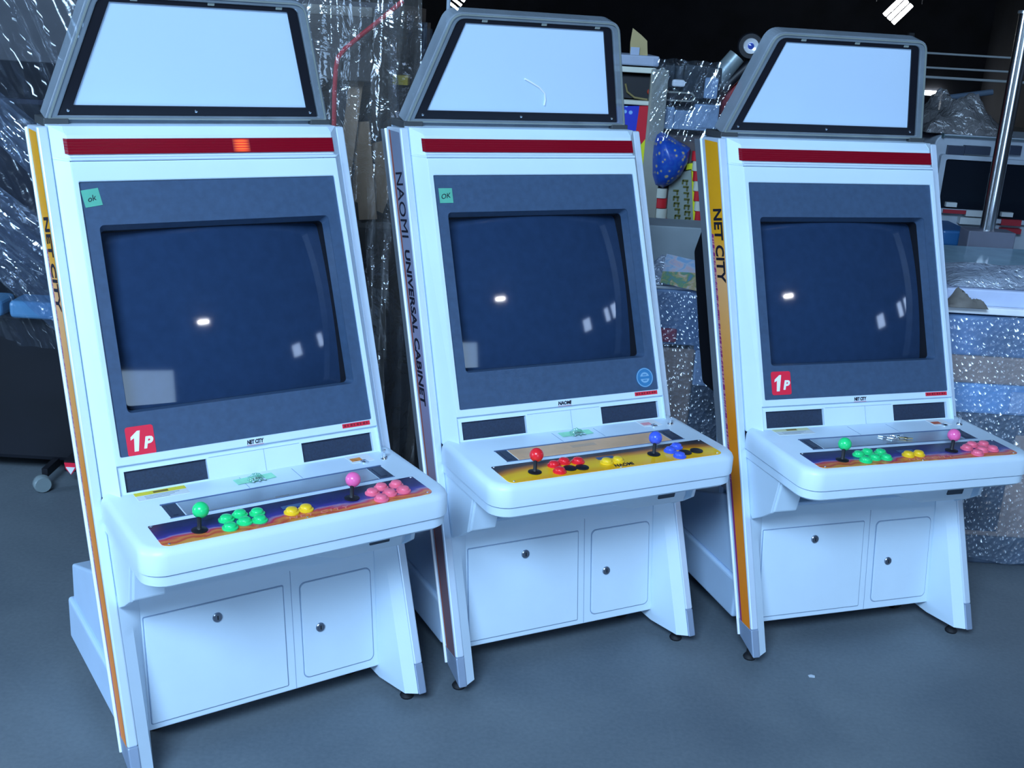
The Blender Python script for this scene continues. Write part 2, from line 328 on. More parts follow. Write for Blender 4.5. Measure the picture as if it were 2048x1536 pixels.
def make_cabinet(kind, label, loc, rz):
    P = thing('arcade_cabinet', label, 'arcade machine', loc, rz, 'white sit down arcade cabinets in a row')
    net = kind in 'AC'
    # rails
    for s in (-1, 1):
        if net: txt = [('NET CITY', 1.082, .062, .215, .60)] if s < 0 else None
        else: txt = [('NAOMI', 1.175, .062, .178, .55), ('UNIVERSAL CABINET', .880, .045, .405, .53)] if s < 0 else None
        rail(P, s, STA if net else STB, '', txt, .06, .7, .2, TXT)
        # leg lining: chamfered white inner face of the rail below the panel
        def L(z): return [(.337 * s, yrail(z) + .003, z), (.309 * s, yrail(z) + .020, z), (.287 * s, -.0865 + .131 * (z - .067), z), (.287 * s, .03, z), (.337 * s, yrear(z) + .01, z)]
        MB().loft([L(.037 + .37 * k / 20) for k in range(21)]).build('leg_lining', WHITE, P, smooth=True, sharp=14)
        MB(Matrix.Translation((.335 * s, -.150, 0))).lathe([(.0001, 0), (.016, 0), (.018, .005), (.014, .012), (.010, .014), (.010, .040), (.0001, .04)], 16).build('levelling_foot', RUB, P, smooth=True)
        # slanted flange between rail and screen surround
        def F(z): return [(.309 * s, yface(z), z), (.336 * s, yrail(z) - .003, z), (.336 * s, yrail(z) + .05, z), (.309 * s, yface(z) + .06, z)]
        def yface(z): return -.002 + .406 * (z - .70) + .001
        MB().loft([F(.607), F(.69), F(1.295)]).build('side_flange', WHITE, P, .0015)
        # caster at the back
        for cy in (.015, .32):
            cw = MB(Matrix.Translation((.25 * s, cy, .030)) @ Matrix.Rotation(math.pi / 2, 4, 'Y')).lathe([(.0001, -.012), (.028, -.012), (.030, -.006), (.030, .006), (.028, .012), (.0001, .012)], 18).build('caster', RUB, P, smooth=True)
            MB().box(.25 * s - .018, .25 * s + .018, cy - .02, cy + .02, .050, .075).build('caster_fork', SILVER, cw, .002)
    # back shell, base and black picture tube cover
    MB().prism([(.11, .40), (.11, .36), (yrear(.36) + .13, .36), (yrear(1.362) + .045, 1.362), (.39, 1.362), (.15, .70)], -.330, .330).build('back_shell', WHITE2, P, .004)
    MB().prism([(.17, .60), (.40, .62), (.455, .75), (.545, 1.00), (.50, 1.09), (.40, 1.20), (.28, 1.16)], -.278, .278).build('picture_tube_cover', BLACK, P, .012)
    b = MB().box(-.345, .345, -.05, .405, .070, .185).build('base', WHITE2, P, .008, 3)
    MB().prism([(-.04, .185), (.385, .185), (.380, .285), (.05, .405), (-.04, .405)], -.335, .335).build('base_riser', WHITE2, b, .006, 3)
    # lower front with its two doors
    MB().prism([(-.085, .067), (-.0465, .360), (-.0410, .398), (-.030, .398), (-.030, .067)], -.288, .288).build('front_panel', WHITE, P, .003)
    for nm, x0, x1, z0, z1, rr, lx, lz in (('cash_door', -.282, .047, .081, .336, .003, -.116, .297), ('coin_door', .087, .275, .088, .331, .014, .134, .210)):
        d = MB(FF).prism(rrect(x0 + .0022, sf(z0) + .0022, x1 - .0022, sf(z1) - .0022, rr), .0002, .0035, 'z').build(nm, WHITE, P, .0012)
        MB(FF).ring(rrect(x0 - .0004, sf(z0) - .0004, x1 + .0004, sf(z1) + .0004, rr + .001), rrect(x0 + .0016, sf(z0) + .0016, x1 - .0016, sf(z1) - .0016, rr), .0001, .0008).build('door_seam', DARKSEAM, d)
        k = MB(FF @ Matrix.Translation((lx, sf(lz), .0035))).lathe([(.0001, 0), (.0115, 0), (.0115, .003), (.0095, .0048), (.0001, .0048)], 20).build('door_lock', mat('dark_chrome_lock', (.30, .34, .42), .3, metal=.9, var=0), d, smooth=True)
        MB(FF @ Matrix.Translation((lx, sf(lz), .0083))).box(-.0012, .0012, -.005, .005, -.001, .0006).build('keyhole', BLACK, k)
        # sub-part limit: keyhole belongs to the door
        kh = C.objects[-1]; kh.parent = d
    MB(FF).box(.0655, .0667, sf(.070), sf(.366), 0, .0006).build('panel_seam', DARKSEAM, P)
    # cheeks and brackets carrying the control panel
    for s in (-1, 1):
        MB().prism([(yrail(.385) - .002, .385), (-.120, .412), (-.160, .440), (-.182, .545), (.02, .545), (yrail(.45) + .02, .43)], .3365 * s, .326 * s).build('panel_cheek', WHITE, P, .002)
    MB().prism([(.05, .405), (-.085, .405), (-.164, .444), (-.186, .545), (.05, .545)], -.330, -.260).build('panel_bracket', WHITE, P, .004)
    br = MB().loft([[(x, y, z) for y, z in q] for x, q in ((.03, ((0, .50), (-.13, .487), (-.20, .545), (0, .545))), (.085, ((0, .42), (-.145, .444), (-.19, .545), (0, .545))), (.140, ((0, .405), (-.160, .432), (-.182, .545), (0, .545))), (.300, ((0, .405), (-.160, .432), (-.182, .545), (0, .545))), (.330, ((0, .405), (-.130, .432), (-.150, .545), (0, .545))))])
    rb = br.build('panel_bracket', WHITE, P, .003)
    MB(frame((.240, -.1665, .462), (1, 0, 0), (0, -.191, .9816), (0, -.9816, -.191))).box(-.026, .026, -.010, .010, -.02, .003).build('jack_slot', mat('slot_grey', (.05, .07, .10), .6), rb, .002)
    MB().prism([(.085, .400), (.10, .400), (.10, .545), (.085, .545)], -.285, .285).build('panel_underside', mat('shaded_underside', (.20, .25, .32), .6), P)  # shade of the recess put into the board's grey colour
    # control panel slab
    cp = MB().loft([cp_loop(.034, .526), cp_loop(.010, .536), cp_loop(.004, .542), cp_loop(.004, .5625), cp_loop(.008, .5635), cp_loop(.008, .5655), cp_loop(0, .5665), cp_loop(0, .606), cp_loop(.003, .614), cp_loop(.008, .6195), cp_loop(.014, TOP)]).build('control_panel', WHITE, P, smooth=True, sharp=28)
    # printed overlay with levers and buttons
    ov = rrect(-.302, -.304, .302, -.200, (.016, .016, .003, .003))
    MB().prism(ov, TOP - .002, TOP + .0014, 'z').build('panel_overlay', OVA if net else OVB, P, uvf=lambda co: ((co.x + .302) / .604, (co.y + .304) / .104))
    for q in ((-.296, -.205), (.296, -.205), (-.288, -.297), (.288, -.297), (0, -.3)): MB(Matrix.Translation((q[0], q[1], TOP + .0014))).lathe([(.0001, 0), (.0028, 0), (.0024, .0012), (.0001, .0016)], 10).build('screw', CHROME, P, smooth=True)
    # long hatch behind the overlay
    h = MB().box(-.215, .228, -.178, -.112, TOP - .004, TOP + .0012).build('panel_hatch', SILVER if net else WOODP, P, .0008)
    MB().box(-.250, .268, -.1108, -.1075, TOP - .003, TOP + .002).box(-.250, .268, -.182, -.1795, TOP - .003, TOP + .0008).build('hatch_edge', mat('hatch_edge_steel', (.10, .16, .30), .4), h)
    for x0, x1 in ((-.248, -.218), (.231, .266)): MB().box(x0, x1, -.178, -.112, TOP - .004, TOP + .0010).box(x0 + .008, x1 - .012, -.170, -.120, TOP, TOP + .0022).build('hatch_hinge', mat('hinge_dark', (.05, .07, .12), .4, metal=.4), h)
    if net: MB().box(-.02, .012, -.176, -.172, TOP, TOP + .003).build('hatch_pull', SILVER, h)
    else: MB().box(-.05, .02, -.150, -.132, TOP, TOP + .0016).build('hatch_tape', mat('pale_tape_strip', (.55, .36, .24), .4), h)
    c1, c2 = (GREEN, PINK) if net else (RED, BLUE)
    lever(P, -.211, -.256, c1); lever(P, .130, -.246, c2)
    for k, (x, y) in enumerate(BTN1):
        if net: button(P, x, y, GREEN)
        else: button(P, x, y, RED if k < 4 else BLACK, k >= 4)
    for k, (x, y) in enumerate(BTN2):
        if net: button(P, x, y, SALMON)
        elif k != 2: button(P, x, y, BLUE if k < 4 else BLACK, k >= 4)
    for x in (-.021, .011): button(P, x, -.2665, YEL)
    MB().box(-.030, .018, -.243, -.228, TOP + .001, TOP + .0022).build('start_label', mat('start_label_blue', (.05, .10, .22) if net else (.20, .26, .48), .4), P)
    pm = frame((.03, -.290, TOP + .0016), (1, 0, 0), (0, 1, 0), (0, 0, 1))
    if net: lettering('panel_lettering', 'NET CITY', .016, mat('faint_pink_print', (.75, .22, .18), .5, var=0), pm, P, shear=.2, width=.14, space=1.2)
    else: lettering('panel_lettering', 'NAOMI', .022, TXT, frame((.014, -.2895, TOP + .0016), (1, 0, 0), (0, 1, 0), (0, 0, 1)), P, shear=.2, bold=.0006, width=.055)
    # stickers, latch pins and locks on the panel
    if kind != 'B':
        c = MB().box(-.282, -.172, -.044, -.026, TOP - .001, TOP + .0008).build('caution_label', mat('yellow_label', (.85, .72, .05), .5) if kind == 'A' else mat('faded_yellow_label', (.72, .75, .45), .5), P)
        MB().box(-.282, -.172, -.070, -.044, TOP - .001, TOP + .0007).build('label_text_area', mat('off_white_label', (.70, .76, .78), .5), c)
        for k in range(3): MB().box(-.265, -.19 - .012 * k, -.052 - .007 * k, -.0495 - .007 * k, TOP, TOP + .0010).build('label_text_line', mat('grey_print', (.35, .40, .45), .6, var=0), c)
        MB().box(-.242, -.210, -.040, -.031, TOP, TOP + .0010).build('label_heading', mat('brown_print', (.25, .16, .03), .6, var=0), c)
    MB().box(.215, .272, -.070, -.020, TOP - .001, TOP + .0007).build('card_sticker', mat('white_card_sticker', (.78, .82, .86), .5), P)
    MB().box(.219, .246, -.060, -.042, TOP, TOP + .0012).build('sticker_picture', {'A': mat('orange_picture', (.75, .25, .05), .5, var=.4, scale=60), 'B': mat('pink_picture', (.80, .35, .40), .5, var=.2, scale=60), 'C': mat('rust_picture', (.55, .12, .06), .5, var=.3, scale=60)}[kind], P)
    MB(Matrix.Translation((.243, -.074, TOP))).lathe([(.0001, 0), (.009, 0), (.009, .004), (.005, .006), (.0001, .006)], 14).build('panel_lock', CHROME, P, smooth=True)
    MB(Matrix.Translation((.297, -.070, TOP))).lathe([(.0001, 0), (.009, 0), (.008, .003), (.0035, .004), (.0030, .016), (.0045, .018), (.0040, .022), (.0001, .023)], 14).build('latch_pin', CHROME, P, smooth=True)
    for q in ((-.05, .0004), (.075, .0004)): MB().box(q[0], q[0] + .0012, -.100, -.036, TOP - .001, TOP + .0005).build('panel_seam', DARKSEAM, P)
    # screen surround, slate bezel and tube
    MB(BF).ring(rrect(-.309, sz(.683), .309, sz(1.295), .002), rrect(-.298, 0, .298, sz(1.254), .004), -.050, 0).build('screen_surround', WHITE, P, .0025)
    op = rrect(-.268, sz(.785), .268, sz(1.166), .010)
    bz = MB(BF).ring(rrect(-.300, -.002, .300, sz(1.256), .004), op, -.010, -.006)
    bz.loft([[(p[0], p[1], -.008) for p in op], [(p[0] * .975, sz(.975) + (p[1] - sz(.975)) * .965, -.034) for p in op]], cap=False).build('screen_bezel', BEZ, P)
    MB(BF).loft([[(p[0] * .974, sz(.975) + (p[1] - sz(.975)) * .964, -.033) for p in op], [(p[0] * .985, sz(.975) + (p[1] - sz(.975)) * .985, -.12) for p in op]], cap=False).build('screen_recess', BLACK, P)
    n = 22; vs = []; fs = []; hw, hh, cs = .268, sz(1.166) / 2 - sz(.785) / 2, (sz(1.166) + sz(.785)) / 2; R = 1.1
    for j in range(n + 1):
        for i in range(n + 1):
            a, c = hw * (2 * i / n - 1), hh * (2 * j / n - 1); vs.append((a, cs + c, -.020 - (R - math.sqrt(R * R - a * a - c * c))))
            if i and j: fs.append(((j - 1) * (n + 1) + i - 1, (j - 1) * (n + 1) + i, j * (n + 1) + i, j * (n + 1) + i - 1))
    MB(BF).add(vs, fs).build('picture_tube', CRT, P, smooth=True)
    # lower fascia with the two speakers
    f = MB(BF).box(-.309, .309, sz(.607), sz(.629), -.04, -.010).box(-.309, .309, sz(.671), sz(.683), -.04, -.010).box(-.113, .113, sz(.629), sz(.671), -.04, -.010)
    f.box(-.309, -.294, sz(.629), sz(.671), -.04, -.010).box(.294, .309, sz(.629), sz(.671), -.04, -.010).build('lower_fascia', WHITE, P)
    MB(BF).box(-.108, .108, sz(.672), sz(.673), -.0102, -.0094).box(-.108, .108, sz(.618), sz(.6188), -.0102, -.0094).box(.02, .0208, sz(.619), sz(.672), -.0102, -.0094).build('fascia_seam', DARKSEAM, P)
    for s in (-1, 1): MB(BF).box(*sorted((.113 * s, .2945 * s)), sz(.6285), sz(.6715), -.04, -.019).build('speaker_grille', SPK, P)
    MB(BF).box(.218, .290, sz(.6885), sz(.698), -.001, .0009).build('serial_label', mat('crimson_label', (.75, .02, .05), .5), P)
    sl = C.objects[-1]
    for k in range(8): MB(BF).box(.222 + k * .0083, .2275 + k * .0083 - .002 * (k % 2), sz(.691), sz(.696), 0, .0013).build('serial_character', mat('dark_red_print', (.28, .005, .02), .6, var=0), sl)
    lettering('maker_lettering', 'NET CITY' if net else 'NAOMI', .0125, TXT, BF @ Matrix.Translation((.0, sz(.6905), .0004)), P, shear=.2, bold=.0006, width=.040)
    MB(BF).box(-.02, .02, sz(.6835), sz(.6843), 0, .0006).build('lettering_underline', mat('red_print', (.6, .05, .1), .6, var=0), P)
    # paper note, player sticker or seal
    if kind != 'C':
        a = math.radians(8 if kind == 'A' else 0); M = BF @ Matrix.Translation((-.275 if kind == 'A' else -.268, sz(1.222 if kind == 'A' else 1.206), -.0055)) @ Matrix.Rotation(a, 4, 'Z')
        nt_ = MB(M).box(-.0185, .0185, -.019, .019, 0, .0008).build('paper_note', NOTE, P)
        lettering('handwriting', 'ok' if kind == 'A' else 'OK', .018, TXT, M @ Matrix.Translation((-.002, -.002, .0012)) @ Matrix.Rotation(.15, 4, 'Z'), nt_, shear=.3)
    if net:
        M = BF @ Matrix.Translation((-.250 if kind == 'A' else -.242, sz(.728 if kind == 'A' else .741), -.0055))
        ps = MB(M).prism(rrect(-.030, -.032, .030, .032, .006), 0, .0008, 'z').build('player_sticker', REDST, P)
        MB(M @ Matrix.Translation((-.011, 0, .0008))).prism([(-.005, -.022), (.004, -.022), (.012, .022), (.006, .022), (-.009, .010), (-.010, .003), (-.002, .007)], 0, .0006, 'z').build('player_numeral', WTXT, ps)
        lettering('player_lettering', 'P', .034, WTXT, M @ Matrix.Translation((.013, -.007, .0012)), ps, shear=.25, bold=.0014)
    else:
        M = BF @ Matrix.Translation((.259, sz(.733), -.0055)); SE = mat('seal_blue', (.04, .20, .42), .4); SW = mat('seal_pale', (.22, .42, .62), .5, var=0)
        ps = MB(M).lathe([(.0001, 0), (.027, 0), (.027, .0008), (.0001, .0008)], 36).build('round_seal', SE, P)
        MB(M).ring([(.0255 * math.cos(t / 6), .0255 * math.sin(t / 6)) for t in range(38)], [(.0235 * math.cos(t / 6), .0235 * math.sin(t / 6)) for t in range(38)], .0006, .0011).lathe([(.0001, .0006), (.0145, .0006), (.0145, .0011), (.0001, .0011)], 30).build('seal_emblem', SW, ps)
        MB(M).box(-.0155, .0155, -.0035, .0035, .0009, .0014).box(-.006, .006, .006, .009, .0009, .0014).box(-.006, .006, -.009, -.006, .0009, .0014).build('seal_band', SE, ps)
    # brow and red ribbed lamp strip
    by = [(.2386, 1.295), (.236, 1.2985), (.2385, 1.3015), (.252, 1.303), (.270, 1.347), (.292, 1.364), (.43, 1.364), (.40, 1.295)]
    MB().prism(by, -.309, .309).build('brow', WHITE, P, .0015)
    for s in (-1, 1):
        def E(z): return [(.309 * s, .252 + .41 * (z - 1.303), z), (.336 * s, yrail(z) - .003, z), (.336 * s, yrail(z) + .05, z), (.309 * s, .33 + .3 * (z - 1.303), z)]
        MB().loft([[(.309 * s, .2386, 1.295), (.336 * s, yrail(1.295) - .003, 1.295), (.336 * s, .31, 1.295), (.309 * s, .32, 1.295)], E(1.3005), E(1.35), [(.309 * s, .292, 1.364), (.336 * s, .304, 1.364), (.336 * s, .36, 1.364), (.309 * s, .36, 1.364)]]).build('brow_end', WHITE, P, .001)
    def lamp_y(z): return .252 + .41 * (z - 1.303) - .005
    vs = []
    for z, t in ((1.3085, 0), (1.340, 0)):
        yl = lamp_y(z); ye = yl + .024
        vs.append([(-.3215, ye, z), (-.309, yl, z), (.309, yl, z), (.3215, ye, z), (.3215, ye + .012, z), (-.3215, ye + .012, z)])
    MB().loft(vs).build('red_lamp_strip', REDL, P)
    if kind == 'A':
        MB().loft([[(.056, lamp_y(1.311) - .0006, 1.311), (.098, lamp_y(1.311) - .0006, 1.311), (.098, lamp_y(1.311) + .002, 1.311), (.056, lamp_y(1.311) + .002, 1.311)], [(.056, lamp_y(1.338) - .0006, 1.338), (.098, lamp_y(1.338) - .0006, 1.338), (.098, lamp_y(1.338) + .002, 1.338), (.056, lamp_y(1.338) + .002, 1.338)]]).build('lit_lamp_segment', m_lit(), P)
    # tilted marquee: clear frame, black mask, white panel
    mh = math.hypot(.074, .280)
    MF = frame((0, .347, 1.371), (1, 0, 0), (0, -.074 / mh, .280 / mh), (0, -.280 / mh, -.074 / mh))
    def trap(ins_side, s0, s1, r, n=6):
        def hw(s): return .335 + (.243 - .335) * s / mh - ins_side
        a, b = hw(s0), hw(s1); pts = []
        corners = [(-a, s0), (a, s0), (b, s1), (-b, s1)]
        for i, c in enumerate(corners):
            rr = r if i > 1 else r * .15; p = Vector(corners[i - 1]) - Vector(c); q = Vector(corners[(i + 1) % 4]) - Vector(c); p.normalize(); q.normalize(); c = Vector(c)
            for k in range(n + 1):
                t = k / n; e = c + p * rr * (1 - t) ** 2 + q * rr * t ** 2; pts.append((e.x, e.y))
        return pts
    mfr = MB(MF).ring(trap(0, .002, mh, .032), trap(.024, .012, mh - .016, .020), -.045, .006).build('marquee_frame', ACR, P, .003)
    MB(MF).ring(trap(.005, .005, mh - .004, .030), trap(.009, .008, mh - .007, .026), .006, .009).build('frame_lip', mat('olive_edge_acrylic', (.26, .29, .27), .25), mfr)
    mk = MB(MF).ring(trap(.026, .012, mh - .016, .018), trap(.050, .034, mh - .027, .001), -.012, .001).build('marquee_mask', MASK, P)
    MB(MF).prism(trap(.049, .033, mh - .026, .001), -.010, -.003, 'z').build('marquee_panel', PANE, P)
    MB(MF).prism(trap(.030, .016, mh - .02, .01), -.043, -.038, 'z').build('marquee_back', BLACK, P)
    for q in (-.285, 0, .285): MB(MF @ Matrix.Translation((q, .023, .001))).lathe([(.0001, 0), (.0036, 0), (.0030, .002), (.0001, .0026)], 12).build('marquee_screw', CHROME, P, smooth=True)
    for q in (-.15, .02, .18): MB(MF).box(q - .008, q + .008, mh - .023, mh - .014, .0, .003).build('marquee_clip', mat('olive_edge_acrylic', (.17, .19, .17), .25), P, .002)
    MB().box(-.305, .305, .350, .357, 1.362, 1.386).build('marquee_skirt', ACR, P)
    for s in (-1, 1): MB().box(*sorted((.285 * s, .338 * s)), .335, .43, 1.358, 1.376).build('marquee_foot', mat('dark_bracket', (.05, .055, .06), .5), P, .002)
    if kind == 'B':
        pts = [(.013, .115, -.0015), (.03, .108, -.0015), (.06, .094, -.0015), (.080, .078, -.0015), (.086, .060, -.0015), (.086, .045, -.0015)]
        pts = [(p[0] - .02, p[1] + .01, p[2]) for p in pts]
        MB(MF).tube(pts, .0022, 8).build('arc_reflection', mat('arc_reflection_white', (.95, .97, 1), .2, var=0), P, smooth=True)  # reflected arc drawn on the panel as a thin white tube
        for q in (-.05, .03, .14): MB().box(q, q + .022, .360, .366, 1.362, 1.384).build('mounting_tab', WTXT, P)
    return P
def m_lit():
    m, nt, b = nmat('lit_red_lens'); t = nt.nodes.new('ShaderNodeTexCoord'); wv = nt.nodes.new('ShaderNodeTexWave'); wv.bands_direction = 'Z'; wv.inputs['Scale'].default_value = 55
    nt.links.new(t.outputs['Object'], wv.inputs['Vector']); nt.links.new(ramp(nt, wv.outputs['Fac'], [(0, (.55, .02, .005)), (1, (1, .22, .03))]), b.inputs['Emission Color'])
    b.inputs['Base Color'].default_value = (.25, .003, .014, 1); sp = nt.nodes.new('ShaderNodeSeparateXYZ'); nt.links.new(t.outputs['Object'], sp.inputs[0])
    fall = mth(nt, 'SUBTRACT', 1.0, mth(nt, 'POWER', mth(nt, 'ABSOLUTE', mth(nt, 'DIVIDE', mth(nt, 'SUBTRACT', sp.outputs[0], .077), .021)), 2.0)); nt.links.new(mth(nt, 'MULTIPLY', fall, .6), b.inputs['Emission Strength']); return m
make_cabinet('A', 'nearest white arcade cabinet with orange side stripe and lit red lamp strip', (-.5798, 2.3846, 0), .6011)
make_cabinet('B', 'middle white arcade cabinet with grey lilac side stripe and yellow control panel', (.1378, 2.7927, 0), .4762)
make_cabinet('C', 'right hand white arcade cabinet with orange side stripe and no paper note', (.9676, 2.9813, 0), .3273)

# small things lying on the panels
def on_cab(loc, rz, p): return Matrix.Translation(loc) @ Matrix.Rotation(rz, 4, 'Z') @ Matrix.Translation(p)
def key_bag(label, loc, rz, x, y, yaw):
    M = on_cab(loc, rz, (x, y, TOP + .0012)) @ Matrix.Rotation(yaw, 4, 'Z'); o = M.translation
    t = thing('key_bag', label, 'bag', o, rz + yaw, 'bags of keys taped to the control panels')
    MB().box(-.046, .046, -.014, .014, .0004, .0012).build('green_tape', TAPE, t)
    r = random.Random(int(x * 1e4)); vs = []; fs = []; n = 8
    for j in range(n + 1):
        for i in range(n + 1):
            a, c = i / n * 2 - 1, j / n * 2 - 1
            wdt = .020 * (1 - .45 * max(0, c)); vs.append((a * wdt, c * .018 - .004, .0018 + .014 * (1 - a * a) * (1 - .7 * abs(c)) + r.uniform(-.002, .002)))
            if i and j: fs.append(((j - 1) * (n + 1) + i - 1, (j - 1) * (n + 1) + i, j * (n + 1) + i, j * (n + 1) + i - 1))
    MB().add(vs, fs).build('bag', m_bag(), t)
    for k in range(3): MB(Matrix.Translation((-.008 + .008 * k, -.012, .004)) @ Matrix.Rotation(.5 * k - .5, 4, 'Z')).box(-.002, .002, -.014, .014, 0, .0018).lathe([(.0001, 0), (.007, 0), (.007, .0018), (.0001, .0018)], 12).build('key', CHROME, t)
def m_bag():
    return MATS.get('clear_key_bag') or m_film('clear_key_bag', (.62, .92, .76), .25, .15, 60, .6, .25, False, (.35, .75, .55))
key_bag('small bag of keys under green tape on the nearest cabinet panel', (-.5798, 2.3846, 0), .6011, -.022, -.060, .05)
key_bag('small bag of keys under green tape above the yellow control panel', (.1378, 2.7927, 0), .4762, .010, -.058, .0)
M = on_cab((.9676, 2.9813, 0), .3273, (.02, -.142, TOP + .0015))
kr = thing('key_ring', 'loose keys and wire clip on the steel hatch of the right cabinet', 'keys', M.translation, .3273)
MB().tube([(.014 * math.cos(t * .5236), .012 * math.sin(t * .5236), .003) for t in range(13)], .0012, 6).build('ring', CHROME, kr)
for k, (x, y, a) in enumerate(((.022, .004, .2), (-.02, .004, 2.4), (.035, -.012, -.4))): MB(Matrix.Translation((x, y, .003)) @ Matrix.Rotation(a, 4, 'Z')).box(-.018, .018, -.0025, .0025, -.001, .001).lathe([(.0001, -.001), (.006, -.001), (.006, .001), (.0001, .001)], 12).build('key', GOLD if k == 2 else CHROME, kr)
exec_bg = True

def PX(u, v, y=4.45):       # where a picture position lies on the upright plane at distance y
    a, b = (u - 1024) / 2239.65, (v - 768) / 2239.65; d = _x * a + _dn * b + _f
    return d.x * y / d.y, CH + d.z * y / d.y
# ------------------------------------------------------------------ background, left: machine under clear film
def sheet(name, m, parent, P00, P10, P01, P11, nu=40, nv=30, pleat=.02, freq=9, seed=1, diag=0.0, sag=0.0, bow=0.0):
    """hanging film: bilinear patch with pleats; u along P00->P10, v along P00->P01"""
    r = random.Random(seed); A, B, Cc, D = map(Vector, (P00, P10, P01, P11)); nrm = (B - A).cross(Cc - A).normalized(); vs = []; fs = []
    ph = [r.uniform(0, 6.28) for _ in range(6)]
    for j in range(nv + 1):
        for i in range(nu + 1):
            u, v = i / nu, j / nv; p = (A * (1 - u) + B * u) * (1 - v) + (Cc * (1 - u) + D * u) * v
            q = u + diag * v
            d = math.sin(q * freq * 6.28 + ph[0]) + .6 * math.sin(q * freq * 2.3 * 6.28 + ph[1] + 2 * v) + .5 * math.sin(q * freq * .45 * 6.28 + ph[2] - 3 * v) + .35 * math.sin(v * 9 + ph[3] + q * 20)
            d = d * pleat + r.uniform(-.12, .12) * pleat + bow * math.sin(math.pi * u) * math.sin(math.pi * min(1, v + .1))
            p = p + nrm * d; p.z -= sag * math.sin(math.pi * u) * v
            vs.append(tuple(p))
            if i and j: fs.append(((j - 1) * (nu + 1) + i - 1, (j - 1) * (nu + 1) + i, j * (nu + 1) + i, j * (nu + 1) + i - 1))
    return MB().add(vs, fs).build(name, m, parent, smooth=True)
T = thing('wrapped_machine', 'large canopied game machine under clear plastic film behind the nearest cabinet', 'game machine', (-1.2, 4.1, 0))
T.location = (0, 0, 0)
NAVY = mat('dark_navy_body', (.010, .014, .030), .45, var=.3, scale=4)
MB().box(-2.35, -1.36, 3.68, 4.6, .06, .60).build('front_body', mat('black_laminate', (.006, .007, .012), .5, var=.3, scale=4), T, .02)
MB().box(-1.34, -.36, 3.75, 4.6, .05, .98).build('seat_body', mat('dusty_brown_body', (.055, .050, .050), .6, var=.4, scale=7), T, .03)
MB().box(-2.35, -.40, 4.45, 4.6, .6, 1.62).build('back_board', NAVY, T)
MB().box(-2.05, -.50, 3.66, 3.70, 1.43, 1.655).build('canopy_fascia', mat('grey_brown_fascia', (.060, .060, .066), .6, var=.15, scale=10), T, .004)
MB().box(-2.05, -.50, 3.655, 3.70, 1.625, 1.655).build('fascia_rim', mat('fascia_rim_beige', (.20, .20, .19), .6), T, .003)
MB().box(-2.2, -.42, 3.70, 4.6, 1.62, 1.67).build('canopy_roof', NAVY, T)
MB().box(-1.95, -1.25, 3.66, 3.70, 1.30, 1.315).build('cross_rail', NAVY, T)
for x in (-1.90, -.60): MB().box(x - .03, x + .03, 3.72, 3.78, .55, 1.45).build('post', NAVY, T, .006)
MB().tube([(X_, 3.60, Z_) for X_, Z_ in (PX(806, 2, 3.6), PX(760, 40, 3.6), PX(720, 72, 3.6), PX(690, 98, 3.6), PX(676, 115, 3.6), PX(672, 135, 3.6), PX(669, 180, 3.6), PX(668, 260, 3.6), PX(676, 320, 3.6))], .0075, 10).build('red_trim', mat('red_trim_tube', (.70, .03, .06), .35), T, smooth=True)
for k, (x0, x1, z0, z1, a) in enumerate(((-.60, -.555, 1.05, 1.46, .12), (-.56, -.50, .98, 1.30, -.1), (-.575, -.44, 1.02, 1.16, .35), (-.50, -.42, 1.10, 1.24, -.3))):
    MB(Matrix.Translation(((x0 + x1) / 2, 3.72 + .02 * k, (z0 + z1) / 2)) @ Matrix.Rotation(a, 4, 'Y')).box((x0 - x1) / 2, (x1 - x0) / 2, -.005, .005, (z0 - z1) / 2, (z1 - z0) / 2).build('packing_card', CARD, T)
for x0, x1 in ((-1.80, -1.715), (-1.69, -1.53)): MB().box(x0, x1, 3.60, 3.72, .602, .662).build('lamp_cover', mat('pale_blue_lens', (.12, .30, .50), .2), T, .015, 3)
MB().box(-.45, -.40, 3.80, 3.86, 1.42, 1.45).build('yellow_tag', mat('yellow_tag_card', (.55, .42, .03), .6), T)
MB(Matrix.Translation((-1.600, 3.555, .030)) @ Matrix.Rotation(.6, 4, 'Z') @ Matrix.Rotation(math.pi / 2, 4, 'X')).lathe([(.0001, -.018), (.026, -.018), (.030, -.012), (.030, -.003), (.022, 0), (.030, .003), (.030, .012), (.026, .018), (.0001, .018)], 20).build('caster', mat('grey_wheel', (.22, .28, .30), .35), T, smooth=True)
MB().box(-1.61, -1.59, 3.58, 3.70, .045, .075).build('caster_arm', BLACK, T)
MB(frame((-1.515, 3.60, .075), (1, 0, 0), (0, 0, 1), (0, -1, 0))).prism([(-.022, .020), (.022, .020), (.018, -.002), (0, -.024), (-.018, -.002)], 0, .004, 'z').build('shield_badge', REDST, T)
MB(frame((-1.515, 3.596, .072), (1, 0, 0), (0, 0, 1), (0, -1, 0))).prism([(-.016, .008), (.016, .008), (0, -.018)], 0, .003, 'z').build('badge_wedge', WTXT, T)
MB().box(-1.54, -1.49, 3.604, 3.69, .06, .10).build('badge_bracket', BLACK, T)
sheet('film', CALM, T, (-2.15, 3.56, 1.68), (-1.10, 3.56, 1.66), (-1.80, 3.46, .60), (-.98, 3.46, .45), 80, 60, .016, 6, 3, -.35)
sheet('film', DUSTY, T, (-1.10, 3.58, 1.67), (-.34, 3.56, 1.69), (-.85, 3.52, .30), (-.30, 3.50, .15), 60, 60, .012, 5, 8, .12)
sheet('film', FILM, T, (-.46, 3.62, 1.69), (-.34, 4.0, 1.60), (-.36, 3.62, .9), (-.30, 4.0, .9), 30, 40, .012, 4, 12, .1, 0, .06)
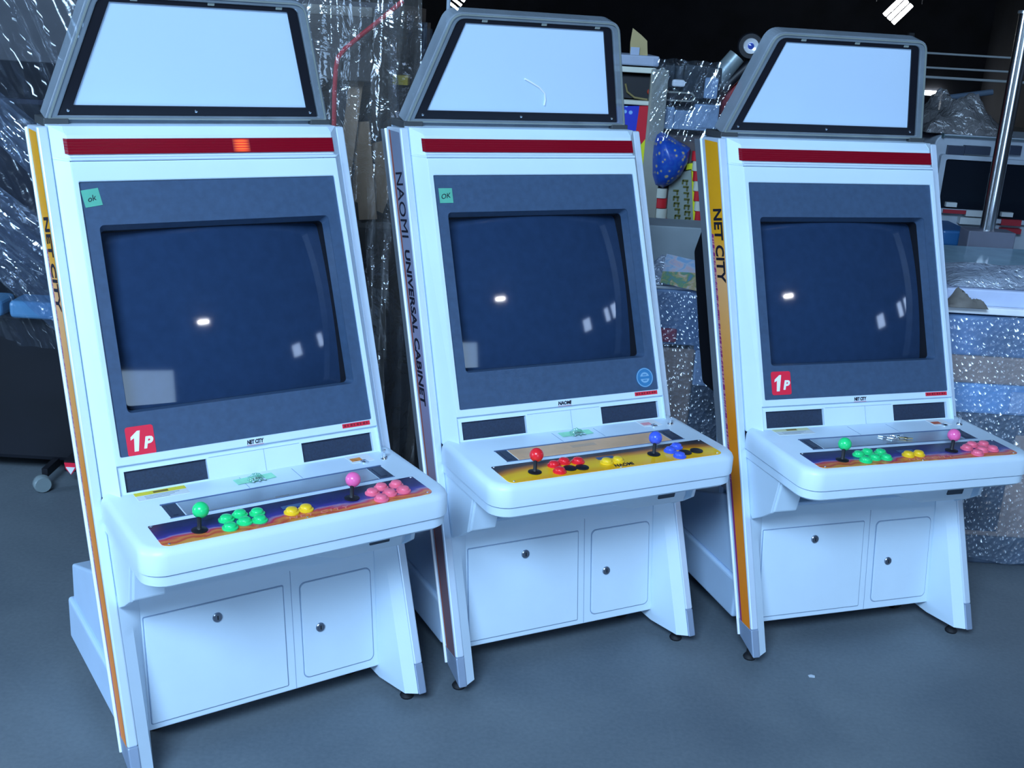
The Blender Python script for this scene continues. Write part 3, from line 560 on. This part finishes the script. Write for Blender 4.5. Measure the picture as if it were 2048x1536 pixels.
sheet('film_swag', SWAG, T, (-2.05, 3.52, 1.36), (-1.92, 3.44, 1.05), (-1.28, 3.44, .82), (-1.38, 3.40, .56), 40, 60, .012, 4, 21, .05, 0, .05)
sheet('film_swag', SWAG, T, (-1.82, 3.52, 1.50), (-1.72, 3.46, 1.30), (-1.18, 3.46, 1.02), (-1.25, 3.42, .86), 40, 60, .009, 3, 22, .05, 0, .04)

# ------------------------------------------------------------------ background, between the middle and right cabinets
T = thing('prize_game', 'colourful game machine with blue dotted dome and red white striped columns', 'game machine', (0, 0, 0))
Y = 4.45
def rect(u0, v0, u1, v1, y=4.45):
    x0, z1 = PX(u0, v0, y); x1, z0 = PX(u1, v1, y); return x0, x1, z0, z1
BEIGE = mat('beige_post', (.30, .30, .26), .5); LGREY = mat('light_grey_box', (.36, .42, .55), .5); CREAM = mat('cream_bar', (.70, .72, .62), .5)
x0, x1, z0, z1 = rect(1235, 108, 1318, 134); MB().box(x0 - .06, x1, Y, Y + .4, z0, z1).build('header_box', LGREY, T, .006)
x0, x1, z0, z1 = rect(1238, 132, 1312, 148); MB().box(x0 - .06, x1, Y - .005, Y + .38, z0, z1).build('header_bar', CREAM, T, .004)
x0, x1, z0, z1 = rect(1238, 148, 1306, 200); MB().box(x0 - .06, x1, Y + .04, Y + .36, z0, z1).build('header_window', BLACK, T)
MB().ball(.018, (.475, Y + .035, PX(1290, 184)[1]), 14, (1.1, .6, .8)).build('red_bulb', mat('dull_red_bulb', (.45, .05, .03), .4), T, smooth=True)
xw, zw = PX(1252, 168); MB().tube([(xw, Y + .03, zw), (xw + .01, Y + .03, zw - .03), (xw + .04, Y + .03, zw - .05), (xw + .09, Y + .03, zw - .055)], .004, 8).build('wire_loop', mat('ochre_wire', (.25, .20, .08), .5), T)
x0, x1, z0, z1 = rect(1238, 199, 1306, 212); MB().box(x0 - .06, x1, Y - .005, Y + .38, z0, z1).build('sill_bar', CREAM, T, .004)
xl, zt = PX(1200, 212); xr, zb = PX(1306, 470)
MB().box(xl, xr, Y + .01, Y + .38, .0, zt).build('body', mat('prize_body_grey', (.15, .17, .20), .6), T)
def poly(name, pts, m, y=Y, t=.012):
    return MB().prism([PX(u, v, y) for u, v in pts], y, y + t, 'y').build(name, m, T)
def m_stars():
    m, nt, b = nmat('blue_star_print'); t = nt.nodes.new('ShaderNodeTexCoord'); v = nt.nodes.new('ShaderNodeTexVoronoi'); v.inputs['Scale'].default_value = 26; nt.links.new(t.outputs['Object'], v.inputs['Vector'])
    nt.links.new(ramp(nt, v.outputs['Distance'], [(0, (.25, .5, .9)), (.16, (.22, .45, .85)), (.22, (.01, .03, .55)), (1, (.01, .03, .50))]), b.inputs['Base Color']); return m
RA, YA = mat('red_art', (.62, .012, .03), .4), mat('yellow_art', (.72, .75, .02), .4)
poly('blue_art_panel', [(1200, 212), (1282, 212), (1276, 266), (1200, 268)], m_stars())
poly('red_art_panel', [(1279, 212), (1306, 212), (1303, 262), (1283, 288), (1272, 262)], RA, Y - .003)
poly('yellow_art_panel', [(1303, 262), (1300, 325), (1278, 342), (1276, 320), (1276, 296), (1283, 288)], YA, Y - .004)
poly('red_art_panel', [(1300, 325), (1297, 372), (1288, 392), (1284, 366), (1279, 344)], RA, Y - .003)
poly('yellow_art_panel', [(1297, 372), (1294, 460), (1286, 440), (1288, 392)], YA, Y - .003)
x0, z1 = PX(1303, 138); x1, z0 = PX(1312, 470); MB().box(x0, x1 - .01, Y - .01, Y + .03, z0, z1).build('corner_post', BEIGE, T, .003)
x0, x1, z0, z1 = rect(1310, 270, 1404, 470); MB().box(x0, x1 + .01, Y + .03, Y + .38, z0 - .06, z1).build('play_board', mat('brown_play_board', (.10, .08, .08), .6, var=.4), T)
x0, x1, z0, z1 = rect(1338, 345, 1388, 450); xa = x1 - x0
poly('scoring_panel', [(1338, 372), (1362, 345), (1382, 340), (1388, 455), (1330, 455)], mat('grey_green_panel', (.26, .31, .29), .5), Y + .012)
sp = C.objects[-1]
for cx, v0, nn in ((1352, 382, 5), (1371, 362, 7)):
    for k in range(nn):
        u, v = cx + k * .9, v0 + k * 12.5; r = random.Random(k * 7 + cx); a, b = PX(u, v)
        mk = MB().box(a - .010, a + .012, Y + .008, Y + .012, b - .003, b + .004).box(a + .004, a + .010, Y + .008, Y + .012, b - .016, b)
        if r.random() > .4: mk.box(a - .012, a - .006, Y + .008, Y + .012, b - .014, b + .002)
        mk.build('panel_mark', mat('olive_print', (.10, .11, .02), .6), sp)
poly('yellow_edging', [(1374, 328), (1388, 326), (1394, 456), (1387, 456), (1383, 338), (1372, 340)], YA, Y + .008)
def column(u0, u1, v0, v1, du, first):
    k = 0; v = v0
    col = None; objs = []
    while v < v1:
        ve = min(v1, v + 20); a, zt_ = PX(u0 + du * (v - v0), v); b, zb_ = PX(u1 + du * (v - v0), ve)
        mm = mat('column_red', (.62, .02, .03), .4) if (k + first) % 2 == 0 else mat('column_white', (.62, .64, .56), .4)
        cx, rr = (a + b) / 2, (b - a) / 2
        o = MB(Matrix.Translation((cx, Y + .005, 0))).lathe([(.0001, zb_), (rr, zb_), (rr, zt_), (.0001, zt_)], 16).build('striped_column' if col is None else 'column_band', mm, T if col is None else col, smooth=True)
        col = col or o; v = ve; k += 1
column(1311, 1333, 376, 460, .0, 1); column(1385, 1397, 302, 460, .05, 0)
# blue dotted dome
def m_dome():
    m, nt, b = nmat('blue_dome_print'); t = nt.nodes.new('ShaderNodeTexCoord'); v = nt.nodes.new('ShaderNodeTexVoronoi'); v.inputs['Scale'].default_value = 42; nt.links.new(t.outputs['Object'], v.inputs['Vector'])
    r1 = ramp(nt, v.outputs['Distance'], [(0, (.55, .45, .22)), (.20, (.55, .42, .22)), (.27, (.03, .12, .48)), (.5, (.015, .07, .45)), (1, (.02, .12, .50))])
    nt.links.new(r1, b.inputs['Base Color']); b.inputs['Roughness'].default_value = .3; return m
outl = [(1322, 262), (1340, 272), (1362, 285), (1381, 296), (1377, 322), (1362, 350), (1342, 368), (1325, 376), (1310, 370), (1304, 350), (1304, 315), (1307, 285), (1313, 268)]
cu, cv = 1337, 318; loops = []
for s, dy in ((1, .02), (.98, -.01), (.85, -.045), (.6, -.07), (.3, -.082), (.02, -.086)): loops.append([(lambda q: (q[0], Y + dy, q[1]))(PX(cu + (u - cu) * s, cv + (v - cv) * s)) for u, v in outl])
MB().loft(loops).build('blue_dome', m_dome(), T, smooth=True)
x0, z1 = PX(1312, 118); x1, z0 = PX(1440, 270)
BX = mat('dark_machine_parts', (.02, .03, .04), .4, var=.5, scale=20); BW = mat('pale_blue_parts', (.30, .42, .60), .4, var=.2, scale=20)
MB().box(x0, x1, Y + .10, Y + .38, z0, z1 - .02).build('upper_housing', BX, T, .01)
for u0, v0, u1, v1, mm, dy in ((1312, 214, 1350, 262, BW, .06), (1348, 222, 1420, 266, BW, .07), (1348, 160, 1376, 176, WTXT, .05), (1334, 130, 1352, 178, BX, .06), (1374, 130, 1410, 200, BX, .05), (1415, 156, 1438, 200, BW, .05), (1395, 210, 1440, 262, BW, .065)):
    a, b, c, d = rect(u0, v0, u1, v1); MB().box(a, b, Y + dy, Y + .14, c, d).build('mechanism_block', mm, T, .006)
a, b, c, d = rect(1316, 182, 1392, 206); MB(frame(((a + b) / 2, Y + .04, (c + d) / 2), (1, 0, 0), (0, 0, 1), (0, -1, 0))).ring(rrect((a - b) / 2, (c - d) / 2, (b - a) / 2, (d - c) / 2, .02), rrect((a - b) / 2 + .006, (c - d) / 2 + .006, (b - a) / 2 - .006, (d - c) / 2 - .006, .016), -.03, .0).build('oval_rim', BEIGE, T)
MB().box(a + .005, b - .005, Y + .045, Y + .1, c + .004, d - .004).build('oval_plate', BLACK, T)
cx, cz = PX(1325, 160); MB(Matrix.Translation((cx, Y + .03, cz)) @ Matrix.Rotation(math.pi / 2, 4, 'X') @ Matrix.Diagonal((.5, 1, 1, 1))).lathe([(.0001, -.01), (.044, -.01), (.046, .0), (.040, .006), (.036, .0), (.0001, .0)], 24).build('ring_wheel', BEIGE, T, smooth=True)
x0, z1 = PX(1306, 116); x1, z0 = PX(1442, 285)
sheet('film', FILM, T, (x0, Y - .04, z1), (x1, Y - .04, z1), (x0, Y - .10, z0), (x1 + .02, Y - .06, z0), 50, 40, .012, 3, 31, .4)
for o in [q for q in C.objects if q.parent == T]: pass

T2 = thing('cardboard_flap', 'upright piece of brown cardboard on top of the light box of the colourful machine', 'cardboard', (0, 0, 0))
xa, za = PX(1262, 110); zb_ = rect(1235, 108, 1318, 134)[3]
def cz_(u, v): q = PX(u, v, Y + .05); return (q[0], max(q[1], zb_) if v > 100 else q[1])
MB().prism([(PX(1262, 110)[0], zb_), (PX(1298, 110)[0], zb_), PX(1297, 82), PX(1285, 70), PX(1268, 56), PX(1263, 85)], Y + .05, Y + .058, 'y').build('sheet', mat('light_cardboard', (.42, .33, .16), .8), T2)
MB().box(PX(1263, 100)[0], PX(1281, 100)[0], Y + .040, Y + .05, zb_, zb_ + .028).build('taped_fold', mat('bluish_tape', (.35, .42, .55), .4), T2)

T = thing('motorbike_ride', 'red and black motorbike style machine with chrome ringed headlamp', 'game machine', (0, 0, 0))
Yb = 4.95
def PB(u, v): q = PX(u, v, Yb); return (q[0], Yb, q[1])
MB().prism([PX(1436, 275, Yb), PX(1444, 205, Yb), PX(1462, 170, Yb), PX(1500, 140, Yb), PX(1540, 130, Yb), PX(1540, 400, Yb), PX(1440, 400, Yb)], Yb + .02, Yb + .35, 'y').build('fairing', mat('red_fairing', (.34, .01, .02), .35), T, .02)
MB().box(PX(1440, 400, Yb)[0], PX(1540, 400, Yb)[0], Yb + .05, Yb + .45, 0, PX(1440, 400, Yb)[1]).build('pedestal', BLACK, T)
MB().tube([PB(1430, 168), PB(1450, 140), PB(1474, 112)], [.036, .040, .038], 18).build('muffler', mat('grey_muffler', (.26, .32, .34), .4, metal=.4), T, smooth=True)
MB().tube([PB(1446, 178), PB(1475, 150), PB(1500, 128), PB(1530, 108)], .020, 12).build('black_arm', BLACK, T, smooth=True)
MB().tube([PB(1448, 186), PB(1476, 160), PB(1502, 138)], .005, 8).build('arm_wire', mat('tan_wire', (.30, .24, .18), .5), T)
hx, hy, hz = PB(1499, 92); HL = Matrix.Translation((hx, hy - .03, hz)) @ Matrix.Rotation(math.pi / 2, 4, 'X')
MB(HL).lathe([(.0001, -.08), (.045, -.06), (.055, -.01), (.050, .0), (.0001, .0)], 24).build('headlamp', BLACK, T, smooth=True)
hl = C.objects[-1]
MB(HL).lathe([(.016, .004), (.031, .012), (.033, .004), (.031, -.002), (.016, -.002)], 28).build('chrome_ring', mat('white_ring', (.9, .93, .97), .2, metal=.3, var=0), hl, smooth=True)
MB(HL).lathe([(.0001, -.001), (.015, -.001), (.012, .010), (.0001, .014)], 18).build('bulb', mat('bulb_blue', (.04, .08, .4), .15), hl, smooth=True)
MB().box(hx - .01, hx + .12, hy + .0, hy + .05, hz - .35, hz - .04).build('fork', BLACK, T, .01)

def wrap_crate(name, label, x0, x1, y0, y1, layers, group=None):
    T = thing(name, label, 'crate', ((x0 + x1) / 2, (y0 + y1) / 2, 0))
    hx, hy = (x1 - x0) / 2, (y1 - y0) / 2
    for nm, a, b, c, d, m in layers: MB().box(-hx + a * 2 * hx, -hx + b * 2 * hx, -hy + .0, hy, c, d).build(nm, m, T, .008)
    return T, hx, hy
def box_wrap(T, hx, hy, z0, z1, seed):
    n = 40; r = random.Random(seed); outline = rrect(-hx, -hy, hx, hy, .04, 5); loops = []; per = []
    # resample outline
    pts = []
    for i in range(len(outline)):
        p, q = Vector(outline[i]), Vector(outline[(i + 1) % len(outline)]); k = max(1, int((q - p).length / .03))
        for t in range(k): pts.append(p + (q - p) * t / k)
    for j in range(n + 1):
        z = z0 + (z1 - z0) * j / n; loop = []
        for i, p in enumerate(pts):
            d = .008 * math.sin(i * .9 + j * .35) + .006 * math.sin(i * 2.1 - j * .5) + r.uniform(-.002, .002); q = p * (1 + (d + .024) / p.length); loop.append((q.x, q.y, z + .006 * math.sin(i * .7)))
        loops.append(loop)
    MB().loft(loops, cap=False).build('bubble_wrap', BUBBLE, T, smooth=True)
GB, BB, DB, PB_, RB = mat('blue_grey_load', (.17, .28, .48), .6, var=.3, scale=6), mat('brown_carton', (.50, .35, .28), .8, var=.1), mat('dark_load', (.05, .075, .12), .6, var=.4), mat('pale_sheet', (.42, .56, .80), .6), mat('red_band', (.45, .03, .08), .5)
T, hx, hy = wrap_crate('wrapped_crate', 'bubble wrapped crate between the middle and right cabinets', .36, .98, 3.88, 4.24,
    [('grey_top', 0, 1, .55, .77, GB), ('red_band', 0, .35, .58, .63, RB), ('carton', .02, .47, .06, .58, BB), ('dark_panel', .47, 1, .0, .42, DB), ('pale_panel', .47, 1, .42, .56, PB_), ('top_rim', 0, 1, .77, .785, mat('pale_rim_board', (.62, .68, .74), .5)), ('pallet', 0, 1, 0, .07, DB)])
C.objects[-6].location.y -= .012
box_wrap(T, hx, hy, .02, .765, 4)
def heap(name, label, cat, x0, x1, y0, y1, z0, h, m, seed, n=26, sharp=1.0):
    r = random.Random(seed); ph = [r.uniform(0, 6.3) for _ in range(8)]; vs = []; fs = []
    for j in range(n + 1):
        for i in range(n + 1):
            u, v = i / n, j / n; e = min(1, 3.2 * min(u, 1 - u, v, 1 - v))
            z = h * e ** .6 * (.62 + .2 * math.sin(u * 9 + ph[0] + v * 3) + .14 * math.sin(v * 11 + ph[1] - u * 5) + .10 * math.sin(u * 23 + v * 17 + ph[2])) + r.uniform(-.05, .05) * h * e * sharp
            vs.append((x0 + (x1 - x0) * u, y0 + (y1 - y0) * v, z0 + max(.001, z)))
            if i and j: fs.append(((j - 1) * (n + 1) + i - 1, (j - 1) * (n + 1) + i, j * (n + 1) + i, j * (n + 1) + i - 1))
    vs2 = len(vs); vs += [(x0, y0, z0), (x1, y0, z0), (x1, y1, z0), (x0, y1, z0)]; fs.append((vs2 + 3, vs2 + 2, vs2 + 1, vs2))
    return tag(MB().add(vs, fs).build(name, m, None, smooth=True), label, cat)
heap('plastic_film', 'bunched clear film heaped on the crate between the cabinets', 'film', .40, .74, 3.87, 4.02, .787, .09, MILKY, 5)
T = thing('grey_carton', 'plain grey box standing behind the booklet on the wrapped crate', 'box', (.66, 4.14, .787))
MB().box(-.24, .10, -.09, .09, 0, .180).build('box_body', mat('grey_box_card', (.30, .36, .40), .6), T, .005)
MB().box(-.243, .103, -.093, .093, .0, .03).build('box_rim', mat('pale_box_rim', (.55, .60, .62), .6), T, .004)
# booklet leaning on the film
def m_book():
    m, nt, b = nmat('booklet_cover'); t, u, v = uvsep(nt); n = noise(nt, t.outputs['UV'], 4, 4, 1.0)
    sky = ramp(nt, n, [(.35, (.20, .38, .62)), (.5, (.40, .48, .62)), (.62, (.55, .42, .48)), (.75, (.22, .40, .65))])
    low = ramp(nt, n, [(.3, (.10, .22, .40)), (.45, (.12, .28, .14)), (.55, (.45, .34, .18)), (.7, (.50, .52, .55))])
    nt.links.new(mixc(nt, mth(nt, 'GREATER_THAN', v, .5), low, sky), b.inputs['Base Color']); return m
bk = thing('booklet', 'colour printed booklet propped on the bunched film beside the right cabinet', 'booklet', (.560, 3.850, .787))
BK = frame((0, 0, 0), (.985, 0, -.17), (.16, .25, .955), (0, -.967, .25))
MB(BK).box(-.065, .070, .002, .105, 0, .003).build('cover', m_book(), bk, uvf=lambda co: ((co.x + .065) / .135, co.z / .105))
MB(BK).box(-.064, .069, .003, .104, -.004, 0).build('pages', WTXT, bk)

# ------------------------------------------------------------------ background, right
T, hx, hy = wrap_crate('wrapped_pallet', 'tall bubble wrapped pallet of cartons on the floor right of the right cabinet', 1.33, 2.45, 3.42, 3.82,
    [('blue_grey_layer', 0, 1, .715, .84, GB), ('brown_carton_layer', .0, 1, .625, .715, BB), ('pale_sheet_layer', 0, 1, .525, .625, mat('bright_blue_sheet', (.24, .46, .78), .6, var=.2)), ('dark_layer', 0, 1, .30, .525, DB), ('brown_base_carton', 0, 1, .10, .30, BB), ('pallet', 0, 1, 0, .10, DB)])
MB().box(-.30, .12, -hy - .006, -hy + .01, .535, .605).build('paper_sheet', PB_, T)
MB().box(-.42, -.26, -hy - .005, -hy + .01, .12, .50).build('dark_panel', DB, T, .004)
MB().box(-.26, .30, -hy - .004, -hy + .01, .12, .46).build('brown_panel', BB, T, .004)
box_wrap(T, hx, hy, .02, .845, 9)
T = thing('foam_slab', 'white foam slab lying on the tall wrapped pallet', 'slab', (1.89, 3.62, .848))
MB().box(-.55, .55, -.19, .19, 0, .022).build('edge_glare_strip', mat('foam_glare', (.92, .94, .97), .4), T, .004)  # near-white strip stands in for glare along the foam edge
MB().box(-.55, .55, -.17, .19, .022, .075).build('slab', mat('pale_lilac_foam', (.55, .64, .88), .6), T, .006)
heap('plastic_film', 'bunched clear film on the foam slab at the far right', 'film', 1.36, 2.42, 3.47, 3.80, .924, .07, MILKY, 15)
heap('brown_rag', 'crumpled grey brown rag at the front edge of the foam slab', 'rag', 1.335, 1.46, 3.40, 3.50, .872, .055, mat('rag_cloth', (.16, .15, .14), .9, var=.3), 33, 16)
# glass topped case
T = thing('glass_case', 'low case with pale blue glass top behind the wrapped pallet', 'case', (2.05, 4.30, 0))
MB().box(-.62, .62, -.32, .32, 0, .86).build('case_body', mat('case_grey', (.10, .12, .16), .5), T, .01)
MB().prism([(-.33, .86), (-.33, .868), (.20, .885), (.20, .86)], -.58, .60).build('glass_top', mat('blue_glass', (.30, .48, .62), .15, var=.1), T, .003)
MB().prism([(-.335, .862), (-.335, .874), (-.31, .876), (-.31, .862)], -.60, .62).box(-.585, -.565, -.31, .2, .866, .893).box(-.02, .03, -.31, .2, .866, .893).build('glass_rim', mat('rim_pale', (.40, .45, .46), .5), T, .002)
T = thing('chrome_pole', 'tall chrome pole standing on the glass topped case', 'pole', (1.89, 4.56, .861))
MB().box(-.09, .10, -.05, .05, 0, .085).build('pole_base', mat('pole_base_grey', (.13, .14, .19), .5), T, .005)
MB(Matrix.Rotation(-.0, 4, 'Y')).lathe([(.0001, .085), (.029, .085), (.029, .92), (.0001, .92)], 24).build('pole_tube', CHROME, T, smooth=True)
MB().lathe([(.0001, .92), (.034, .92), (.034, .93), (.008, .935), (.006, .95), (.0001, .95)], 20).build('pole_cap', SILVER, T, smooth=True)
# twin screen cabinet
T = thing('grey_game_cabinet', 'grey cabinet with two dark screens behind the chrome pole', 'game machine', (0, 5.2, 0))
GC = mat('grey_cabinet_shell', (.34, .40, .48), .5, var=.1)
def PC(u, v): q = PX(u, v, 5.2); return (q[0], q[1])
fr = frame((0, 0, 0), (1, 0, 0), (0, 0, 1), (0, -1, 0))
xl, zt = PC(1878, 268); xr = xl + .84; zb1 = .30
MB(fr).prism(rrect(xl, zb1, xr, zt, (.01, .01, .05, .05)), -.5, -.03, 'z').build('shell', GC, T, .006)
ws = [rect(1893, 318, 1975, 422, 5.2), rect(2008, 328, 2110, 445, 5.2)]
for k, (a, b, c, d) in enumerate(ws):
    MB(fr).ring(rrect(a - .025, c - .02, b + .02, d + .02, .012), rrect(a, c, b, d, .01), -.03, .0).build('screen_frame', GC, T)
    MB(fr).box(a, b, c, d, -.03, -.012).build('screen', mat('black_screen', (.006, .009, .016), .12, var=0), T)
for u0, u1 in ((1899, 1928), (1932, 1980), (2020, 2042)):
    a, b, c, d = rect(u0, 291, u1, 311, 5.2); MB(fr).box(a, b, c, d, -.03, -.004).build('header_panel', mat('navy_header', (.02, .03, .06), .3), T)
a, b, c, d = rect(1888, 272, 2110, 284, 5.2); MB(fr).prism(rrect(a, c, b, d, .01), -.03, -.002, 'z').build('green_header_band', mat('green_grey_band', (.07, .13, .15), .4), T)
for u0, v0, u1, v1, m in ((1886, 418, 1930, 428, 'r'), (1932, 420, 1968, 434, 'w'), (1920, 434, 1965, 450, 'w'), (2003, 438, 2040, 452, 'r'), (2003, 456, 2040, 468, 'r'), (2003, 424, 2024, 434, 'w'), (1892, 404, 1912, 414, 'w')):
    a, b, c, d = rect(u0, v0, u1, v1, 5.2); MB(fr).box(a, b, c, d, -.03, .008).build('printed_strip', mat('strip_red', (.30, .015, .03), .5) if m == 'r' else mat('strip_white', (.50, .55, .58), .5), T)
MB(fr).box(xl + .02, xr - .02, 0, zb1, -.48, -.05).build('plinth', BLACK, T)
T = tag(MB().box(*rect(1880, 457, 1936, 492, 4.7)[:2], 4.66, 4.95, *rect(1880, 457, 1936, 492, 4.7)[2:]).build('blue_tray', mat('blue_tray_plastic', (.02, .12, .32), .4), None, .01), 'blue plastic tray in front of the grey two screen cabinet', 'tray')
tz = rect(1880, 457, 1936, 492, 4.7)
tag(MB().box(tz[0] - .1, tz[1] - .02, 4.64, 4.96, 0, tz[2]).build('black_stand', BLACK, None, .01), 'black stand under the blue plastic tray', 'stand')
heap('plastic_bundle', 'grey plastic bundle lying on top of the grey two screen cabinet', 'bundle', xl - .04, xl + .36, 5.24, 5.66, zt, .19, m_film('dusty_bundle_film', (.4, .4, .4), .16, .2, 22, 1.0, .75, False, (.16, .16, .17)), 41, 24)
# pipes of a rack far behind
T = thing('pipe_rack', 'dark rack with thin pale pipes far behind the chrome pole', 'rack', (3.6, 8.9, 0))
RK = mat('pale_pipe', (.34, .38, .40), .5)
for u0, v0, u1, v1, r in ((1840, 105, 2060, 118, .008), (1840, 134, 2060, 146, .008), (1840, 153, 2060, 166, .010)):
    a, b = PX(u0, v0, 8.9), PX(u1, v1, 8.9); MB().tube([(a[0] - 3.6, 0, a[1]), (b[0] - 3.6, 0, b[1])], r, 8).build('pipe', RK, T)
a, b = PX(1890, 196, 8.9), PX(1985, 184, 8.9); MB().tube([(a[0] - 3.6, 0, a[1]), (b[0] - 3.6, 0, b[1])], .022, 10).build('draped_pipe', mat('blue_grey_pipe', (.10, .15, .22), .4), T)
for q in (-.75, .55): MB().box(q - .02, q + .02, -.02, .02, 0, 1.75).build('upright', BLACK, T)
# daylight gap, far lamps
struct(MB().box(*rect(1852, 181, 1881, 220, 30.9)[:2], 30.95, 31.0, *rect(1852, 181, 1881, 220, 30.9)[2:]).build('window_1', mat('far_daylight', (.7, .85, 1), .5, var=0, emit=(.85, .93, 1), es=14)))
a, b, c, d = rect(1835, 190, 1868, 250, 30.0); tag(MB().box(a, b, 29.9, 30.4, 0, d).build('dark_crate', BLACK, None), 'dark crate in front of the bright far window', 'crate')
TUBE = mat('lit_tube', (1, 1, 1), .4, var=0, emit=(.95, .97, 1), es=16)
def far_lamp(label, u, v, y, ln, ang, rr=.05):
    x, z = PX(u, v, y); T = thing('ceiling_lamp', label, 'lamp', (x, y, z), 0, 'lit hanging tube lamps')
    MB().box(-.62, .62, -.2, .2, .50, .58).build('lamp_housing', BLACK, T)
    for k in (-1, 0, 1): MB(Matrix.Rotation(ang, 4, 'Y')).tube([(-ln, .05 * k, .12 * k), (ln, .05 * k, .12 * k)], rr, 10).build('tube', TUBE, T)
    for q in (-.5, .5): MB().tube([(q, 0, .15), (q, 0, ZC - z)], .008, 6).build('cord', BLACK, T)
far_lamp('bright hanging lamp of three tubes far at upper right', 1796, 20, 26, .26, -.85)
far_lamp('bright hanging lamp peeking over the middle cabinet', 914, 4, 28, .13, .6, .03)
x, y, z = 4.41, -2.46, 4.33
T = thing('ceiling_lamp', 'ceiling tube lamp behind the camera reflected in the dark screens', 'lamp', (x, y, z), .6, 'lit hanging tube lamps')
MB().box(-.22, .22, -.12, .12, .08, .16).build('lamp_housing', BLACK, T)
for k in (-1, 1): MB().tube([(-.2, .05 * k, .03), (.2, .05 * k, .03)], .03, 10).build('tube', mat('near_lit_tube', (1, 1, 1), .4, var=0, emit=(.95, .97, 1), es=60), T)
for q in (-.15, .15): MB().tube([(q, 0, .15), (q, 0, ZC - z)], .008, 6).build('cord', BLACK, T)
xp, zp = PX(897, 10, 5.6); tag(MB(Matrix.Translation((xp, 5.6, 0))).lathe([(.0001, 0), (.06, 0), (.06, .02), (.010, .03), (.010, 2.2), (.0001, 2.2)], 12).build('thin_pole', mat('pale_steel_pole', (.40, .50, .62), .4), None, smooth=True), 'thin pale pole rising behind the top left corner of the middle cabinet', 'pole')
tag(MB(Matrix.Translation((.853, 2.654, .0))).prism([(-.008, -.005), (.007, -.006), (.009, .004), (.0, .008), (-.009, .004)], .0003, .0015, 'z').build('paper_scrap', mat('scrap_white', (.55, .62, .70), .8), None), 'tiny pale scrap of paper on the floor before the right cabinet', 'scrap')
